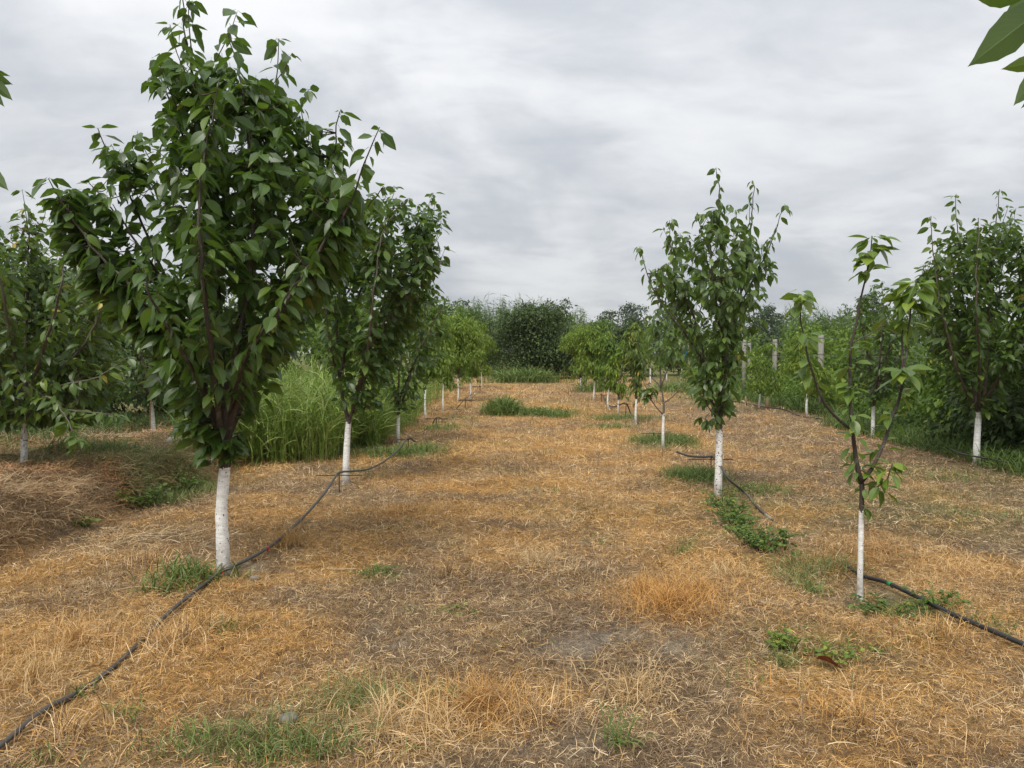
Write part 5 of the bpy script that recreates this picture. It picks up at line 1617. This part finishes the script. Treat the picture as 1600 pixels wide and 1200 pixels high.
# ------------------------------------------------------------------ low plants and small things
def weed(label, px, py, w, h, n, size, mat, seed, templ, group=None):
    rng = np.random.default_rng(seed)
    b = G(px, py)
    root = thing('leafy_weed', label, 'weed', b, group)
    st = MB(); pos, dr, sz = [], [], []
    for k in range(max(3, n // 7)):
        a = rng.uniform(0, 6.28); rr = w * math.sqrt(rng.random())
        tip = np.array(b) + (math.cos(a) * rr, math.sin(a) * rr, h * rng.uniform(.35, 1))
        tip[2] = max(tip[2], float(gz(tip[0], tip[1])) + .02)
        s0 = np.array(b) + (math.cos(a) * rr * .25, math.sin(a) * rr * .25, 0)
        s0[2] = float(gz(s0[0], s0[1])) - .01
        c = catmull([s0, s0 * .5 + tip * .5 + (0, 0, .3 * h), tip], 6)
        st.tube(c, np.linspace(.003, .0015, 6), 4)
        for j in range(7):
            i = int(rng.integers(1, 6)); an = rng.uniform(0, 6.28); e = rng.uniform(-.5, .9)
            pos.append(c[i]); dr.append((math.cos(an) * math.cos(e), math.sin(an) * math.cos(e), -math.sin(e) * .5 + .1)); sz.append(size * rng.uniform(.6, 1.2))
    link('stems', st.mesh('stems', M_REED), root)['kind'] = 'stuff'
    pos, dr, sz = np.array(pos), np.array(dr), np.array(sz)
    v, q, uv, rn = scatter(templ, pos, frames(dr, rng.normal(0, .4, len(pos))), sz, rng.random(len(pos)))
    link('foliage', mesh_np('foliage', v, q, None, mat, {'rnd': rn}, uv), root)['kind'] = 'stuff'
    return root


for i, a in enumerate((('bluish leafy weed at the foot of the speckled trunk', 1128, 792, .25, .15, 190, .045, M_WEED), ('dark leafy weed below the speckled trunk, second from the tree', 1140, 806, .25, .15, 210, .045, M_WEED),
                       ('dark leafy weed in the middle of the weedy strip', 1152, 832, .24, .15, 210, .042, M_WEED), ('dark leafy weed clump at the near end of the weedy strip', 1192, 860, .28, .16, 280, .042, M_WEED),
                       ('dark leafy weed between the trunk and the middle of the weedy strip', 1146, 820, .23, .14, 190, .043, M_WEED), ('dark leafy weed beside the near clump of the weedy strip', 1170, 847, .24, .14, 200, .042, M_WEED), ('upright leafy weed beside the hose end', 1226, 860, .05, .22, 40, .045, M_WEED), ('small pale leafy weed right of the weedy strip', 1245, 868, .05, .04, 16, .04, M_WEED_Y),
                       ('leafy weed patch just in front of the sparse young trunk', 1385, 957, .24, .07, 130, .045, M_WEED), ('pale green weed by the black hose', 1462, 950, .2, .11, 110, .04, M_WEED),
                       ('yellow green leafy weed in the right foreground', 1232, 1016, .12, .1, 80, .04, M_WEED_Y), ('yellow green weed beside the brown fallen leaf', 1300, 1030, .16, .06, 70, .04, M_WEED_Y), ('small weed right of the brown fallen leaf', 1362, 1022, .05, .05, 20, .035, M_WEED_Y),
                       ('pale weed in the middle foreground', 722, 958, .12, .05, 46, .03, M_WEED_Y), ('low green weed left of the middle foreground', 592, 898, .14, .06, 60, .04, M_WEED),
                       ('pale leafy weed on the face of the bank', 195, 795, .14, .14, 70, .055, M_WEED_Y), ('leafy weed low on the bank near the ditch', 132, 822, .11, .1, 50, .055, M_WEED_Y), ('large leafy weed overhanging the ditch', 225, 772, .28, .22, 190, .06, M_WEED), ('leafy weed at the far end of the ditch', 285, 748, .3, .25, 190, .06, M_WEED), ('leafy weed behind the big white trunk', 385, 705, .3, .3, 140, .06, M_WEED), ('small weed at the foot of the hump', 330, 725, .25, .2, 100, .055, M_WEED_Y))):
    weed(*a[:8], 500 + i, BLOB_T)

# dead leaves and crumbs of earth lying in the sward
n = 420
x, y = sample_fan(n, 2.4, 12, .8)
for bx_, by_ in ((350, 905), (1344, 940), (1122, 780), (540, 762)):
    g = G(bx_, by_)
    x = np.append(x, g.x + RNG.normal(0, .35, 22)); y = np.append(y, g.y + RNG.normal(0, .3, 22))
n = len(x)
a = RNG.uniform(0, 6.28, n)
dd = np.stack([np.cos(a), np.sin(a), RNG.normal(0, .2, n)], 1)
M_LITTER = leaf_mat('leaf_litter', (0.10, 0.055, 0.028), (0.34, 0.23, 0.13), (0.3, 0.22, 0.14), 0.0, .1, .8, .1, False)
v, q, uv, rn = scatter([leaf_template(.25, .5, .6, 5, 0, 0, 'cherry', .6), leaf_template(.2, -.5, .4, 5, 0, 0, 'cherry', -.5)], np.stack([x, y, gz(x, y) + RNG.uniform(.008, .03, n)], 1), frames(dd, RNG.normal(0, .5, n)), RNG.uniform(.02, .06, n), RNG.random(n))
tag(link('leaf_litter', mesh_np('leaf_litter', v, q, None, M_LITTER, {'rnd': rn}, uv)), 'small dead brown leaves scattered in the dry grass', 'leaf litter', kind='stuff')

# a dead brown leaf, a clod, sticks
g = G(1293, 1046)
root = thing('fallen_leaf', 'curled reddish brown dead leaf lying in the right foreground', 'leaf', g)
v, q, u = leaf_template(.30, .35, .55, 8, .15)
R = frames(np.array([(0.75, -.35, .05)]), np.array([.5]))[0]
link('blade', mesh_np('blade', (v @ R.T) * .125 + np.array(g) + (-.05, .02, .045), q, None, M_DEADLEAF, None, u), root)


def clod(label, px, py, r, seed):
    rng = np.random.default_rng(seed)
    g = G(px, py)
    V, Qd = [], []
    nu, nv = 10, 7
    for i in range(nv):
        th = math.pi * i / (nv - 1)
        for k in range(nu):
            ph = 2 * math.pi * k / nu
            rr = r * (1 + .22 * (rng.random() - .5)) * (1 if 0 < i < nv - 1 else .9)
            V.append((g.x + rr * 1.2 * math.sin(th) * math.cos(ph), g.y + rr * math.sin(th) * math.sin(ph), g.z + r * .25 + rr * .7 * math.cos(th)))
    for i in range(nv - 1):
        for k in range(nu):
            Qd.append((i * nu + k, (i + 1) * nu + k, (i + 1) * nu + (k + 1) % nu, i * nu + (k + 1) % nu))
    tag(link('earth_clod', mesh_np('earth_clod', V, Qd, None, M_STONE)), label, 'clod')


clod('grey clod of earth in the lower left foreground', 452, 1127, .036, 1)
clod('low grey clod right of the big white trunk', 398, 905, .03, 2)
clod('grey stony clod on the hump by the short white trunk', 272, 693, .09, 3)


def stick(label, pts, r, name='dead_stalk', mat=M_WOOD):
    c = catmull(pts, 12)
    tag(link(name, MB().tube(c, np.linspace(r, r * .6, 12), 6, .2, np.random.default_rng(5)).mesh(name, mat)), label, 'stick', 'sticks and stalks on the ground')


g = G(934, 727)
stick('short upright stick stump standing in the middle of the alley', [np.array(g) + (0, 0, -.05), np.array(g) + (.01, 0, .1), np.array(P(934, 704, g.y))], .014, 'stick_stump')
stick('bent pale stalk lying in the lower middle foreground', [on_ground(955, 1045, .03), on_ground(950, 1075, .04), on_ground(940, 1110, .03), on_ground(915, 1180, .03)], .0042)
stick('thin brown twig lying near the centre of the foreground', [on_ground(790, 965, .03), on_ground(830, 964, .035), on_ground(872, 966, .03)], .004)
stick('pale forked stalk at the right of the foreground', [on_ground(860, 1040, .03), on_ground(905, 1045, .04), on_ground(955, 1040, .03)], .0035)
stick('dark twig in front of the pale weed on the right', [on_ground(1125, 1045, .03), on_ground(1160, 1040, .04), on_ground(1192, 1028, .03)], .004)
stick('straight pale stalk leaning at the far right of the foreground', [on_ground(1520, 1060, .02), on_ground(1560, 1075, .07), on_ground(1600, 1090, .03)], .0035)
stick('twig pointing at the foot of the sparse young trunk', [on_ground(1318, 897, .01), on_ground(1330, 912, .03), on_ground(1341, 930, .02)], .0045)

# ------------------------------------------------------------------ the damp summer air
hm = new_mat('haze'); t = NT(hm)
pv = t.node('ShaderNodeVolumePrincipled')
pv.inputs['Color'].default_value = (0.80, 0.86, 0.92, 1)
pv.inputs['Density'].default_value = 0.0002
ho = t.node('ShaderNodeOutputMaterial'); t.l.new(pv.outputs[0], ho.inputs['Volume'])
hz = link('haze', MB().box((0, 430, 12.5), (1400, 1000, 29)).mesh('haze', hm, False))
tag(hz, 'thin damp haze over the whole orchard', 'haze', kind='stuff')
